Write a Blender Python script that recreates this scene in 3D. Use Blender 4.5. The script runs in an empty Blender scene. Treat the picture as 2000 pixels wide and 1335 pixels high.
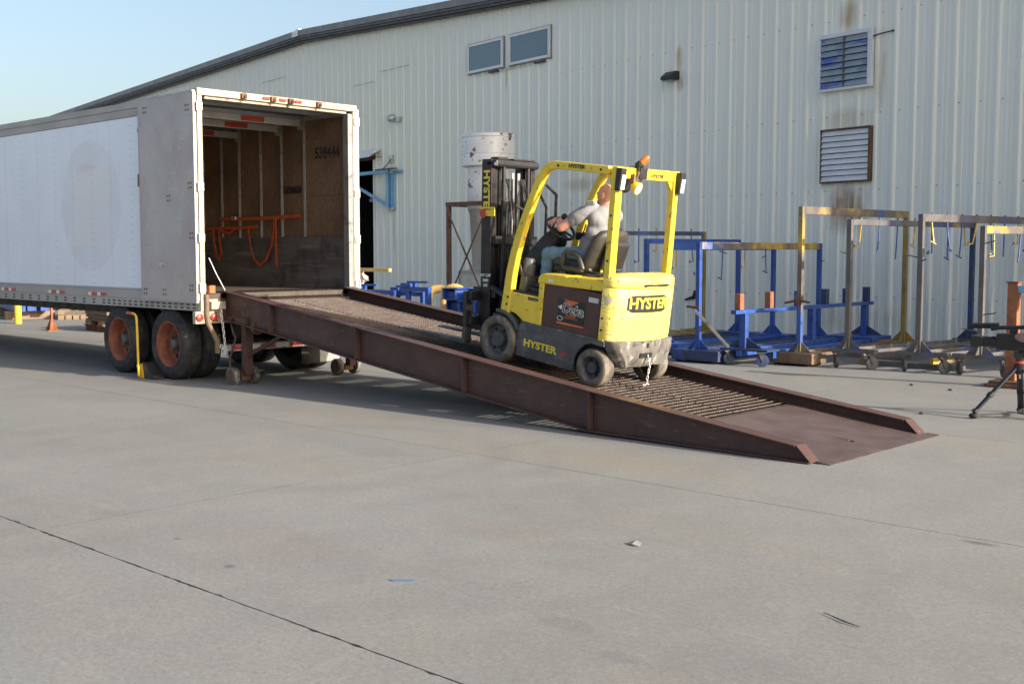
import bpy, bmesh, math, random
from mathutils import Vector, Matrix
R = math.radians
random.seed(7)
scene = bpy.context.scene
COL = scene.collection

# ------------------------------------------------------------------ camera
cam_d = bpy.data.cameras.new('camera'); cam = bpy.data.objects.new('camera', cam_d); COL.objects.link(cam)
cam.location = (0, 0, 1.75)
cam.rotation_euler = (R(90 - 4.4515), 0, R(43.321))
cam_d.sensor_width = 36.0; cam_d.lens = 2280 / 2000 * 36.0
cam_d.clip_start = .05; cam_d.clip_end = 2000
scene.camera = cam
scene.render.resolution_x = 1024; scene.render.resolution_y = 683

# ------------------------------------------------------------------ sky, sun, exposure
SUN_EL, SUN_AZ = 21.0, 10.0            # azimuth measured from +X towards +Y
world = bpy.data.worlds.new('World'); scene.world = world; world.use_nodes = True
wn = world.node_tree; wn.nodes.clear()
sky = wn.nodes.new('ShaderNodeTexSky'); sky.sky_type = 'NISHITA'; sky.sun_disc = False
sky.sun_elevation = R(SUN_EL); sky.sun_rotation = R(90 - SUN_AZ)
sky.altitude = 200; sky.air_density = 1.0; sky.dust_density = 4.7; sky.ozone_density = .65
bgn = wn.nodes.new('ShaderNodeBackground'); bgn.inputs[1].default_value = .15
wo = wn.nodes.new('ShaderNodeOutputWorld')
wn.links.new(sky.outputs[0], bgn.inputs[0]); wn.links.new(bgn.outputs[0], wo.inputs[0])
sd = bpy.data.lights.new('sun', 'SUN'); sd.energy = 5.0; sd.angle = R(.7); sd.color = (1.0, .90, .78)
sun = bpy.data.objects.new('sun', sd); COL.objects.link(sun)
sv = Vector((math.cos(R(SUN_EL)) * math.cos(R(SUN_AZ)), math.cos(R(SUN_EL)) * math.sin(R(SUN_AZ)), math.sin(R(SUN_EL))))
sun.rotation_euler = (-sv).to_track_quat('-Z', 'Y').to_euler(); sun.location = sv * 60
scene.view_settings.view_transform = 'Standard'; scene.view_settings.look = 'None'
scene.view_settings.exposure = .71; scene.view_settings.gamma = 1.0

# ------------------------------------------------------------------ materials
MATS = {}
def _new(name):
    m = bpy.data.materials.new(name); m.use_nodes = True; nt = m.node_tree; nt.nodes.clear()
    o = nt.nodes.new('ShaderNodeOutputMaterial'); b = nt.nodes.new('ShaderNodeBsdfPrincipled')
    nt.links.new(b.outputs[0], o.inputs[0]); MATS[name] = m
    return m, nt, b
def _coord(nt, stretch=(1, 1, 1), loc=(0, 0, 0), rot=(0, 0, 0)):
    tc = nt.nodes.new('ShaderNodeTexCoord'); mp = nt.nodes.new('ShaderNodeMapping')
    mp.inputs['Scale'].default_value = stretch; mp.inputs['Location'].default_value = loc; mp.inputs['Rotation'].default_value = rot
    nt.links.new(tc.outputs['Object'], mp.inputs[0]); return mp.outputs[0]
def _noise(nt, scale, detail=5, rough=.55, stretch=(1, 1, 1), loc=(0, 0, 0), dist=0):
    n = nt.nodes.new('ShaderNodeTexNoise'); n.inputs['Scale'].default_value = scale
    n.inputs['Detail'].default_value = detail; n.inputs['Roughness'].default_value = rough; n.inputs['Distortion'].default_value = dist
    nt.links.new(_coord(nt, stretch, loc), n.inputs['Vector']); return n.outputs['Fac']
def _ss(nt, fac, a, b, v0=0., v1=1.):
    m = nt.nodes.new('ShaderNodeMapRange'); m.interpolation_type = 'SMOOTHSTEP'
    for i, v in zip((1, 2, 3, 4), (a, b, v0, v1)): m.inputs[i].default_value = v
    nt.links.new(fac, m.inputs[0]); return m.outputs[0]
def _mix(nt, fac, a, b, mode='MIX'):
    m = nt.nodes.new('ShaderNodeMix'); m.data_type = 'RGBA'; m.blend_type = mode
    for s, v in ((0, fac), (6, a), (7, b)):
        if hasattr(v, 'links') or hasattr(v, 'is_linked'): nt.links.new(v, m.inputs[s])
        elif s == 0: m.inputs[0].default_value = v
        else: m.inputs[s].default_value = (*v, 1)
    return m.outputs[2]
def _math(nt, op, a, b=0.):
    m = nt.nodes.new('ShaderNodeMath'); m.operation = op
    for i, v in ((0, a), (1, b)):
        if isinstance(v, (int, float)): m.inputs[i].default_value = v
        else: nt.links.new(v, m.inputs[i])
    return m.outputs[0]
def _blot(nt, c, rad, wob=.35, wscale=3., soft=.6):
    """soft mask 1 inside an ellipsoid c/rad (object space) with a wobbly rim"""
    tc = nt.nodes.new('ShaderNodeTexCoord'); s = nt.nodes.new('ShaderNodeVectorMath'); s.operation = 'SUBTRACT'
    nt.links.new(tc.outputs['Object'], s.inputs[0]); s.inputs[1].default_value = c
    d = nt.nodes.new('ShaderNodeVectorMath'); d.operation = 'DIVIDE'; nt.links.new(s.outputs[0], d.inputs[0]); d.inputs[1].default_value = rad
    l = nt.nodes.new('ShaderNodeVectorMath'); l.operation = 'LENGTH'; nt.links.new(d.outputs[0], l.inputs[0])
    n = _noise(nt, wscale, 4)
    v = _math(nt, 'ADD', l.outputs['Value'], _math(nt, 'MULTIPLY', _math(nt, 'SUBTRACT', n, .5), wob * 2))
    return _ss(nt, v, 1.0, 1.0 - soft)
def _bump(nt, b, h, strength, dist=.01):
    n = nt.nodes.new('ShaderNodeBump'); n.inputs['Strength'].default_value = strength; n.inputs['Distance'].default_value = dist
    nt.links.new(h, n.inputs['Height']); nt.links.new(n.outputs[0], b.inputs['Normal'])
def mul(c, k): return tuple(min(1., x * k) for x in c)
def mat(name, col, rough=.55, metal=0., var=.12, scale=3., stretch=(1, 1, 1), patches=(), bump=0., bscale=60., coat=0., spec=.5, bstretch=(1, 1, 1), rvar=.12):
    """patches: (colour, noise scale, threshold, softness, amount, stretch)"""
    m, nt, b = _new(name)
    n = _noise(nt, scale, 6, .6, stretch)
    c = _mix(nt, _ss(nt, n, .3, .7), mul(col, 1 - var), mul(col, 1 + var))
    for i, p in enumerate(patches):
        pc, ps, pt, pf, pa = p[:5]; st = p[5] if len(p) > 5 else (1, 1, 1)
        f = _math(nt, 'MULTIPLY', _ss(nt, _noise(nt, ps, 6, .62, st, (3.1 * i + 1.7, 5.3 * i, 2.2 * i)), pt, pt + pf), pa)
        c = _mix(nt, f, c, pc)
    nt.links.new(c, b.inputs['Base Color'])
    rn = _noise(nt, scale * 2.3, 4, .6, stretch, (9, 4, 2))
    nt.links.new(_ss(nt, rn, .3, .7, max(.05, rough - rvar), min(1, rough + rvar)), b.inputs['Roughness'])
    b.inputs['Metallic'].default_value = metal; b.inputs['Specular IOR Level'].default_value = spec; b.inputs['Coat Weight'].default_value = coat
    if bump: _bump(nt, b, _noise(nt, bscale, 4, .6, bstretch), bump)
    return m

RUST = (.16, .062, .028)
M_ramp = mat('ramp_paint', (.080, .045, .040), .55, 0, .10, 2.5, patches=[((.11, .068, .058), 4, .55, .15, .5, (1, 1, 2.2)), ((.15, .12, .105), 9, .62, .03, .5, (.6, 1, 4)), ((.05, .03, .028), 2, .52, .2, .5)], bump=.06, spec=.3)
M_bar = mat('worn_bar_steel', (.095, .078, .072), .45, .2, .2, 9, patches=[((.07, .045, .04), 5, .5, .15, .8), ((.26, .23, .21), 60, .56, .08, .6)])
M_grate = mat('grating_steel', (.032, .02, .018), .42, .3, .25, 9, patches=[((.07, .05, .045), 30, .58, .12, .6)], bump=.1)
M_yellow = mat('forklift_yellow', (.74, .555, .04), .38, 0, .06, 4, patches=[((.55, .40, .06), 3, .52, .2, .5), ((.20, .15, .06), 14, .61, .02, .75)], bump=.03, coat=.15)
M_cw = mat('sunlit_scuffed_yellow', (.80, .65, .14), .42, 0, .08, 4, patches=[((.72, .60, .24), 2.5, .5, .2, .6), ((.30, .24, .08), 7, .575, .02, .6, (.5, .5, 9)), ((.34, .32, .27), 5.5, .58, .02, .9), ((.10, .09, .07), 19, .615, .02, .9)], bump=.08, bscale=25)  # real scuffs; base yellow paled to imitate sun on the counterweight
M_cwgrey = mat('scuffed_steel', (.14, .135, .125), .6, .1, .3, 5, patches=[((.40, .37, .31), 11, .54, .08, .75, (1, 1, .6)), ((.04, .04, .04), 13, .54, .08, .8)], bump=.15, bscale=30)
M_black = mat('black_paint', (.016, .016, .018), .48, 0, .3, 6, patches=[((.07, .065, .06), 18, .62, .08, .5)], bump=.04)
M_mast = mat('mast_black', (.02, .016, .018), .42, .2, .3, 5, patches=[((.085, .05, .045), 6, .55, .15, .5)], bump=.04)
M_frame = mat('chassis_grey', (.072, .075, .08), .55, 0, .2, 6, patches=[((.16, .155, .145), 6, .52, .15, .6), ((.015, .015, .015), 15, .62, .06, .6)], bump=.08)
M_batt = mat('battery_brown', (.075, .033, .027), .5, 0, .15, 4, patches=[((.07, .05, .045), 14, .66, .08, .5)])
M_rubber = mat('tyre_rubber', (.022, .022, .024), .8, 0, .25, 5, patches=[((.06, .058, .055), 4, .48, .2, .8), ((.10, .095, .085), 16, .58, .1, .5)], bump=.15, bscale=70)
M_cush = mat('tan_sunlit_rubber', (.105, .095, .08), .85, 0, .2, 7, patches=[((.22, .195, .155), 6, .46, .15, .8), ((.03, .03, .03), 14, .6, .1, .5)], bump=.15, bscale=60)  # rubber tinted tan to imitate sunlight on the tread
M_rim = mat('rusty_rim', (.26, .085, .048), .7, 0, .25, 6, patches=[((.12, .05, .035), 9, .55, .12, .7), ((.3, .16, .1), 20, .62, .1, .5)], bump=.1)
M_rimd = mat('shaded_rusty_disc', (.15, .055, .035), .75, 0, .25, 6, patches=[((.07, .035, .028), 9, .52, .12, .7)], bump=.1)  # rim rust, darkened to paint in the shade deep inside the dish
M_hub = mat('hub_grey', (.12, .12, .125), .6, .3, .2, 12)
M_trail = mat('trailer_white', (.60, .63, .70), .38, 0, .04, 1.2, patches=[((.50, .52, .57), 2, .55, .2, .4, (1, 1, .25)), ((.36, .35, .36), 60, .74, .03, .5)], bump=.012, bscale=4)
M_alu = mat('dull_aluminium', (.40, .40, .41), .45, .55, .10, 2, stretch=(1, 1, .3), patches=[((.25, .22, .21), 4, .58, .15, .45, (.3, .3, 2)), ((.10, .085, .08), 40, .7, .04, .6)], bump=.03)
M_door = mat('door_aluminium', (.44, .42, .42), .5, .2, .06, 1.2, patches=[((.37, .29, .29), 1.1, .42, .35, .75, (1, 1, .7)), ((.24, .22, .22), 4, .64, .03, .55, (.4, 1, 14)), ((.55, .54, .53), 9, .60, .06, .4), ((.25, .15, .14), 14, .655, .03, .5)], bump=.04, bscale=12)
M_rail = mat('rail_grey', (.36, .34, .33), .5, .2, .1, 3, stretch=(.2, 1, 1), patches=[((.22, .19, .17), 9, .60, .12, .5)])
M_cream = mat('cream_frame', (.42, .385, .29), .5, 0, .1, 4, patches=[((.34, .28, .19), 5, .52, .2, .6), (RUST, 11, .60, .05, .85)], bump=.06)
M_white = mat('white_paint', (.74, .74, .73), .45, 0, .05, 4, patches=[((.45, .43, .4), 9, .62, .1, .5)])
M_red = mat('red_reflector', (.42, .05, .04), .35, 0, .1, 9)
M_tapew = mat('white_reflector', (.72, .71, .68), .35, 0, .1, 9)
def plywood():
    m, nt, b = _new('plywood')
    w = nt.nodes.new('ShaderNodeTexNoise'); w.inputs['Scale'].default_value = 5; w.inputs['Detail'].default_value = 4; w.inputs['Distortion'].default_value = 1.6
    nt.links.new(_coord(nt, (3.5, 1, .5)), w.inputs['Vector'])
    ban = _math(nt, 'SINE', _math(nt, 'MULTIPLY', w.outputs['Fac'], 70.))
    c = _mix(nt, _ss(nt, ban, -.4, .9), (.145, .090, .054), (.27, .185, .12))
    c = _mix(nt, _math(nt, 'MULTIPLY', _ss(nt, _noise(nt, 1.3, 4), .45, .7), .6), c, (.105, .065, .042))
    c = _mix(nt, _math(nt, 'MULTIPLY', _ss(nt, _noise(nt, 30, 4, .6, (.3, 1, 3)), .62, .7), .5), c, (.07, .05, .04))
    nt.links.new(c, b.inputs['Base Color']); b.inputs['Roughness'].default_value = .75
    _bump(nt, b, ban, .06, .004); return m
M_ply = plywood()
M_scuff = mat('scuffed_liner', (.12, .12, .125), .5, .1, .25, 3, stretch=(.25, 1, 2), patches=[((.26, .25, .24), 5, .55, .12, .7, (.2, 1, 3)), ((.022, .02, .02), 3, .5, .2, .6)], bump=.06)
M_floorwood = mat('trailer_floor', (.075, .06, .05), .7, 0, .2, 3, stretch=(.3, 4, 1), patches=[((.08, .06, .05), 6, .52, .15, .6)])
M_strap = mat('orange_strap', (.50, .095, .03), .7, 0, .2, 14, patches=[((.25, .05, .025), 6, .55, .1, .5)])
M_galv = mat('galvanised', (.55, .56, .56), .38, .7, .12, 14, patches=[((.3, .28, .26), 20, .6, .1, .5)])
M_postg = mat('logistic_post', (.26, .27, .28), .5, .3, .15, 6, stretch=(1, 1, .4), patches=[((.10, .09, .085), 9, .56, .1, .6)])
M_barw = mat('cargo_bar_white', (.42, .42, .40), .5, 0, .1, 4, patches=[((.25, .17, .12), 7, .58, .1, .6)])
M_duct = mat('duct_white', (.74, .75, .76), .42, .15, .06, 2, patches=[((.55, .52, .48), 1.2, .54, .2, .4), ((.16, .07, .045), 1.9, .60, .02, .95), ((.15, .065, .04), 11, .62, .02, .9)], bump=.02)
M_ductg = mat('duct_galvanised', (.42, .41, .38), .42, .5, .12, 3, stretch=(1, 1, .4), patches=[((.30, .20, .12), 3, .58, .15, .5)])
M_rust = mat('rusty_steel', (.13, .068, .045), .75, .1, .25, 6, patches=[((.25, .13, .06), 5, .52, .15, .7), ((.06, .04, .035), 12, .6, .1, .6)], bump=.12)
M_rustbox = mat('rusty_plate', (.17, .115, .075), .7, .1, .2, 4, stretch=(1, 1, .5), patches=[((.27, .15, .07), 3, .50, .15, .7), ((.085, .065, .06), 9, .58, .1, .7)], bump=.08)
M_orust = mat('orange_primer', (.29, .11, .05), .7, 0, .18, 5, patches=[((.17, .06, .035), 5, .55, .1, .7)], bump=.06)
M_blue = mat('blue_paint', (.03, .085, .34), .42, 0, .12, 4, patches=[((.016, .035, .12), 3, .52, .15, .7), ((.13, .14, .16), 14, .61, .04, .6), ((.08, .10, .16), 5, .58, .1, .6)], bump=.04)
M_bluedk = mat('dark_blue_paint', (.03, .05, .12), .5, .1, .15, 5, patches=[((.022, .085, .38), 2.2, .55, .12, .8), ((.12, .11, .11), 6, .58, .1, .6)], bump=.05)
M_spray = mat('oversprayed_steel', (.13, .125, .125), .5, .2, .2, 5, patches=[((.16, .09, .06), 7, .56, .1, .6), ((.035, .10, .40), 1.4, .50, .22, .85), ((.58, .42, .07), 1.3, .58, .14, .8)], bump=.05)
M_sprayy = mat('yellow_oversprayed_steel', (.16, .14, .12), .5, .2, .2, 5, patches=[((.15, .09, .06), 7, .58, .1, .6), ((.62, .44, .06), 1.2, .45, .2, .9), ((.04, .12, .42), 1.5, .53, .15, .9)], bump=.05)
M_olive = mat('mustard_paint', (.26, .19, .05), .55, 0, .2, 4, patches=[((.13, .10, .06), 4, .52, .15, .7)], bump=.05)
M_hookb = mat('hook_blue', (.04, .10, .33), .5, .1, .2, 8, patches=[((.10, .09, .09), 5, .5, .15, .7)])
M_hooky = mat('hook_yellow', (.58, .40, .06), .5, .1, .2, 8, patches=[((.12, .10, .09), 6, .52, .15, .7)])
M_pipey = mat('pipe_yellow', (.66, .44, .15), .5, 0, .08, 4, patches=[((.45, .27, .1), 5, .58, .12, .5)])
M_boly = mat('bollard_yellow', (.70, .44, .035), .5, 0, .06, 4, patches=[((.35, .22, .05), 9, .64, .06, .6)])
M_skyblue = mat('light_blue_paint', (.20, .42, .62), .5, 0, .1, 5, patches=[((.12, .085, .06), 8, .62, .06, .8), ((.35, .52, .68), 4, .55, .15, .5)])
M_lou_w = mat('louvre_white', (.66, .68, .72), .45, 0, .06, 3, patches=[((.40, .36, .34), 8, .62, .08, .6)])
M_lou_b = mat('louvre_oversprayed', (.27, .33, .38), .45, 0, .12, 3, patches=[((.05, .10, .45), 2.2, .52, .08, .8, (.6, 1, 2.5)), ((.10, .20, .20), 2, .55, .1, .7, (.5, 1, 2)), ((.62, .64, .66), 4, .6, .1, .7, (.5, 1, 3))])
M_dark = mat('shade_black', (.015, .015, .016), .9, 0, .1)  # near-black standing in for shade in openings and holes, also plain black parts
M_glass = mat('window_film', (.10, .17, .22), .18, 0, .05, 1, spec=.6, rvar=.03)
M_fascia = mat('fascia_grey', (.20, .195, .195), .5, 0, .06, 2)
M_fasciad = mat('fascia_dark', (.075, .072, .08), .5, 0, .08, 2)
M_wood = mat('pale_timber', (.26, .19, .13), .8, 0, .2, 6, stretch=(1, .2, 3), patches=[((.22, .15, .10), 7, .56, .12, .6)], bump=.1)
M_board = mat('stacked_board', (.22, .165, .12), .85, 0, .12, 9, patches=[((.13, .095, .07), 12, .54, .1, .6)], bump=.08)
M_pallet = mat('red_brown_pallet', (.15, .065, .045), .8, 0, .25, 8, patches=[((.07, .04, .03), 6, .5, .15, .6)], bump=.1)
M_shirt = mat('grey_shirt', (.245, .247, .262), .9, 0, .05, 9, bump=.15, bscale=250, spec=.2)
M_jeans = mat('jeans', (.15, .25, .36), .9, 0, .16, 10, patches=[((.28, .40, .50), 5, .55, .15, .6)], bump=.25, bscale=200, spec=.2)
M_skin = mat('skin', (.60, .30, .22), .5, 0, .08, 14, patches=[((.55, .22, .17), 7, .55, .15, .5)], bump=.05, bscale=120)
M_shoe = mat('shoe_leather', (.06, .04, .03), .6)
M_vinyl = mat('seat_vinyl', (.045, .042, .038), .42, 0, .15, 7, patches=[((.12, .11, .095), 5, .52, .2, .6)], bump=.08, bscale=90)
M_plastic = mat('black_plastic', (.02, .02, .021), .5, 0, .15, 8, patches=[((.06, .06, .06), 20, .62, .1, .5)])
M_amber = mat('amber_lens', (.62, .13, .008), .2, 0, .05, 5, coat=.6)
M_lens = mat('clear_lens', (.75, .78, .80), .15, 0, .1, 40, coat=.6, bump=.3, bscale=90)
M_prtorange = mat('print_orange', (.62, .14, .04), .5)
M_prtblack = mat('print_black', (.018, .018, .02), .5, patches=[((.20, .17, .05), 30, .70, .04, .6)])
M_prtyel = mat('print_yellow', (.74, .60, .06), .5, patches=[((.05, .05, .04), 18, .62, .06, .8)])
M_prtwhite = mat('print_white', (.75, .75, .74), .5)
M_prtgrey = mat('print_grey', (.55, .53, .50), .5)
M_steno = mat('stencil_black', (.022, .02, .02), .8, patches=[((.2, .12, .07), 40, .56, .06, .8)])
M_chain = mat('chain_steel', (.72, .72, .72), .32, .75, .1, 20)
M_carbon = mat('tripod_grey', (.045, .05, .056), .45, .3, .2, 8, patches=[((.12, .12, .12), 18, .6, .1, .5)])
M_rag = mat('rag', (.38, .17, .14), .9, 0, .2, 12, patches=[((.30, .27, .25), 7, .5, .1, .7)], bump=.4, bscale=60)
M_ragw = mat('torn_plastic', (.72, .66, .55), .6, 0, .12, 12, patches=[((.55, .40, .18), 6, .55, .1, .6)])
M_green = mat('green_drum', (.02, .09, .055), .5)
M_stain = mat('blue_paint_flake', (.07, .14, .28), .6)
M_paper = mat('paper', (.33, .31, .29), .8)
M_stick = mat('dark_stick', (.06, .055, .05), .8)

def concrete():
    m, nt, b = _new('concrete')
    n1 = _noise(nt, .35, 6, .6); n2 = _noise(nt, 2.2, 7, .65, (1, .7, 1), (4, 1, 0)); n3 = _noise(nt, 34, 4, .7)
    n4 = _noise(nt, 1.1, 6, .6, (.22, 1.6, 1), (7, 2, 0))
    c = _mix(nt, _ss(nt, n1, .3, .7), (0.199, 0.199, 0.189), (0.242, 0.249, 0.242))
    c = _mix(nt, _math(nt, 'MULTIPLY', _ss(nt, n2, .42, .72), .45), c, (0.267, 0.263, 0.238))
    c = _mix(nt, _math(nt, 'MULTIPLY', _ss(nt, n4, .50, .75), .40), c, (0.172, 0.178, 0.177))
    c = _mix(nt, _math(nt, 'MULTIPLY', _ss(nt, _noise(nt, .9, 5, .6, (.3, .8, 1), (1, 9, 0)), .50, .70), .5), c, (0.254, 0.233, 0.182))
    # wheel arcs: worn rings round two turning centres
    for (cx_, cy_, r_, w_, a_) in ((-8.1, 6.2, 1.55, .20, .45), (-8.3, 5.9, 2.35, .16, .35), (-5.4, 4.6, 2.9, .12, .25), (-2.0, 4.9, 1.2, .10, .22), (-3.0, 8.0, 2.8, .14, .2)):
        tc = nt.nodes.new('ShaderNodeTexCoord'); s = nt.nodes.new('ShaderNodeVectorMath'); s.operation = 'SUBTRACT'
        nt.links.new(tc.outputs['Object'], s.inputs[0]); s.inputs[1].default_value = (cx_, cy_, 0)
        l = nt.nodes.new('ShaderNodeVectorMath'); l.operation = 'LENGTH'; nt.links.new(s.outputs[0], l.inputs[0])
        d = _math(nt, 'ABSOLUTE', _math(nt, 'SUBTRACT', l.outputs['Value'], r_))
        f = _math(nt, 'MULTIPLY', _ss(nt, d, w_, w_ * .2), _ss(nt, _noise(nt, .8, 4, .6, (1, 1, 1), (cx_, cy_, 3)), .42, .62))
        c = _mix(nt, _math(nt, 'MULTIPLY', f, a_ * .6), c, (0.133, 0.139, 0.139))
    # stains
    for cc, rr, col_, a_ in (((-5.75, 4.05, 0), (.9, .45, 1), (0.217, 0.176, 0.162), .38), ((-4.9, 5.2, 0), (.9, .3, 1), (0.220, 0.179, 0.162), .35), ((-5.9, 7.6, 0), (1.6, .5, 1), (0.251, 0.217, 0.162), .5),
                             ((-9.8, 7.7, 0), (1.2, .6, 1), (0.251, 0.221, 0.171), .45), ((-2.7, 6.95, 0), (.16, .05, 1), (0.077, 0.078, 0.077), .8), ((-5.53, 3.57, 0), (.05, .04, 1), (0.080, 0.081, 0.084), .9),
                             ((-6.3, 3.7, 0), (.05, .03, 1), (0.077, 0.078, 0.077), .8), ((-3.5, 4.1, 0), (.2, .12, 1), (0.153, 0.160, 0.157), .6), ((-3.05, 3.9, 0), (.16, .08, 1), (0.144, 0.152, 0.148), .6), ((-7.55, 3.85, 0), (.35, .06, 1), (0.305, 0.270, 0.203), .6)):
        c = _mix(nt, _math(nt, 'MULTIPLY', _blot(nt, cc, rr, .45, 4., .7), a_), c, col_)
    spots = _ss(nt, _noise(nt, 9, 3, .5, (1, 1, 1), (2, 8, 0)), .70, .76)
    c = _mix(nt, _math(nt, 'MULTIPLY', spots, .5), c, (0.122, 0.127, 0.128))
    lights = _ss(nt, _noise(nt, 24, 3, .6, (.6, 1, 1), (5, 5, 0)), .69, .75)
    c = _mix(nt, _math(nt, 'MULTIPLY', lights, .4), c, (0.328, 0.343, 0.340))
    # short scratches
    scr = _ss(nt, _noise(nt, 6, 2, .5, (.25, 7, 1), (1, 3, 0), .6), .69, .72)
    c = _mix(nt, _math(nt, 'MULTIPLY', scr, .35), c, (0.305, 0.318, 0.315))
    c = _mix(nt, _math(nt, 'MULTIPLY', _ss(nt, n3, .36, .64), .5), c, (0.153, 0.156, 0.154))
    # thin tyre scuffs and hairline cracks
    tc = nt.nodes.new('ShaderNodeTexCoord'); nz = _noise(nt, 1.4, 3, .6, (1, 1, 1), (6, 6, 6))
    for k, (cx_, cy_) in enumerate(((-7.9, 2.2), (-2.2, 1.4), (-9.5, 9.5), (1.5, 9.0), (-4.6, 12.6))):
        s = nt.nodes.new('ShaderNodeVectorMath'); s.operation = 'SUBTRACT'; nt.links.new(tc.outputs['Object'], s.inputs[0]); s.inputs[1].default_value = (cx_, cy_, 0)
        l = nt.nodes.new('ShaderNodeVectorMath'); l.operation = 'LENGTH'; nt.links.new(s.outputs[0], l.inputs[0])
        w_ = _math(nt, 'SINE', _math(nt, 'MULTIPLY', _math(nt, 'ADD', l.outputs['Value'], _math(nt, 'MULTIPLY', nz, .12)), 11. + 3.3 * k))
        f = _math(nt, 'MULTIPLY', _ss(nt, w_, .93, .995), _ss(nt, _noise(nt, .55, 4, .6, (1, 1, 1), (k * 7.3, 2 * k, 0)), .52, .66))
        c = _mix(nt, _math(nt, 'MULTIPLY', f, .12), c, (0.136, 0.135, 0.128) if k % 2 else (0.305, 0.302, 0.282))
    vo = nt.nodes.new('ShaderNodeTexVoronoi'); vo.feature = 'DISTANCE_TO_EDGE'; vo.inputs['Scale'].default_value = .42
    mx = nt.nodes.new('ShaderNodeVectorMath'); mx.operation = 'ADD'; nt.links.new(tc.outputs['Object'], mx.inputs[0])
    nc = nt.nodes.new('ShaderNodeTexNoise'); nc.inputs['Scale'].default_value = 1.3; nc.inputs['Detail'].default_value = 6; nt.links.new(tc.outputs['Object'], nc.inputs['Vector']); nt.links.new(nc.outputs['Color'], mx.inputs[1])
    nt.links.new(mx.outputs[0], vo.inputs['Vector'])
    ck = _math(nt, 'MULTIPLY', _ss(nt, vo.outputs['Distance'], .0035, .001), _ss(nt, _noise(nt, .5, 3, .5, (1, 1, 1), (3, 1, 0)), .56, .62))
    c = _mix(nt, _math(nt, 'MULTIPLY', ck, .3), c, (0.113, 0.108, 0.099))
    for sc_, am_ in ((110, .20), (38, .09)):      # aggregate grains
        vg = nt.nodes.new('ShaderNodeTexVoronoi'); vg.inputs['Scale'].default_value = sc_; nt.links.new(tc.outputs['Object'], vg.inputs['Vector'])
        sg_ = nt.nodes.new('ShaderNodeSeparateColor'); nt.links.new(vg.outputs['Color'], sg_.inputs[0])
        c = _mix(nt, _math(nt, 'MULTIPLY', _ss(nt, sg_.outputs[0], .55, 1.), am_), c, (.13, .125, .118))
        c = _mix(nt, _math(nt, 'MULTIPLY', _ss(nt, sg_.outputs[1], .6, 1.), am_ * 1.15), c, (.33, .325, .31))
    oi = nt.nodes.new('ShaderNodeObjectInfo')
    c = _mix(nt, _math(nt, 'MULTIPLY', oi.outputs['Random'], .10), c, (0.183, 0.184, 0.171))
    nt.links.new(c, b.inputs['Base Color'])
    nt.links.new(_ss(nt, n2, .3, .7, .72, .92), b.inputs['Roughness']); b.inputs['Specular IOR Level'].default_value = .35
    h = _math(nt, 'ADD', _math(nt, 'MULTIPLY', n3, .35), n2)
    _bump(nt, b, h, .16, .012); return m
M_conc = concrete()
M_joint = mat('joint_filler', (.045, .042, .038), .95, 0, .3, 20, patches=[((.15, .135, .11), 6, .58, .08, .7)], bump=.3, bscale=80)

def wall_sheet():
    m, nt, b = _new('ribbed_sheet')
    oi = nt.nodes.new('ShaderNodeObjectInfo')
    c = _mix(nt, oi.outputs['Random'], (.81, .825, .755), (.85, .855, .775))
    c = _mix(nt, _math(nt, 'MULTIPLY', _ss(nt, _noise(nt, 2.4, 6, .65, (1.6, 1, .12)), .45, .75), .45), c, (.83, .80, .71))
    c = _mix(nt, _math(nt, 'MULTIPLY', _ss(nt, _noise(nt, 5, 6, .65, (2.2, 1, .07), (8, 0, 0)), .55, .8), .35), c, (.62, .65, .66))
    c = _mix(nt, _math(nt, 'MULTIPLY', _blot(nt, (-20, 0, 4.2), (11, 1, 6.5), .4, .9, .9), .7), c, (.86, .84, .70))
    st = _noise(nt, 6, 5, .6, (1.2, 1, .12), (3, 3, 3))
    for cc, rr, a_, col_ in (((-2.15, 0, 2.55), (.62, 1, .62), 1.0, (.30, .19, .10)), ((-2.2, 0, 6.15), (.26, 1, .42), .85, (.42, .30, .14)), ((-1.45, 0, 5.0), (.16, 1, .9), .6, (.44, .34, .17)), ((-2.2, 0, 4.25), (.75, 1, .28), .45, (.42, .34, .2)),
                             ((-6.62, 0, 5.9), (.13, 1, .42), .8, (.40, .28, .13)), ((-6.6, 0, 5.35), (.14, 1, .2), .75, (.33, .20, .09)), ((-9.9, 0, 3.35), (.85, 1, .22), .55, (.45, .34, .20)), ((-12.9, 0, 6.2), (.07, 1, .5), .7, (.33, .27, .2)),
                             ((-12.85, 0, 6.45), (2.0, 1, .08), .6, (.40, .34, .27)), ((-18.55, 0, 2.4), (.05, 1, 1.0), .7, (.33, .26, .18)), ((-1.9, 0, .45), (1.6, 1, .4), .35, (.38, .33, .25)), ((-20.0, 0, 3.0), (.5, 1, 2.6), .6, (.55, .48, .33))):
        f = _math(nt, 'MULTIPLY', _math(nt, 'MULTIPLY', _blot(nt, cc, rr, .3, 4., .8), _ss(nt, st, .3, .6, .35, 1.)), a_)
        c = _mix(nt, f, c, col_)
    spk = _ss(nt, _noise(nt, 26, 2, .5, (1, 1, 1), (6, 1, 4)), .755, .785)
    c = _mix(nt, _math(nt, 'MULTIPLY', spk, .6), c, (.16, .13, .11))
    nt.links.new(c, b.inputs['Base Color']); b.inputs['Roughness'].default_value = .42
    _bump(nt, b, _noise(nt, 1.6, 4, .6, (1, 1, .5)), .12, .03); return m
M_wall = wall_sheet()

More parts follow.
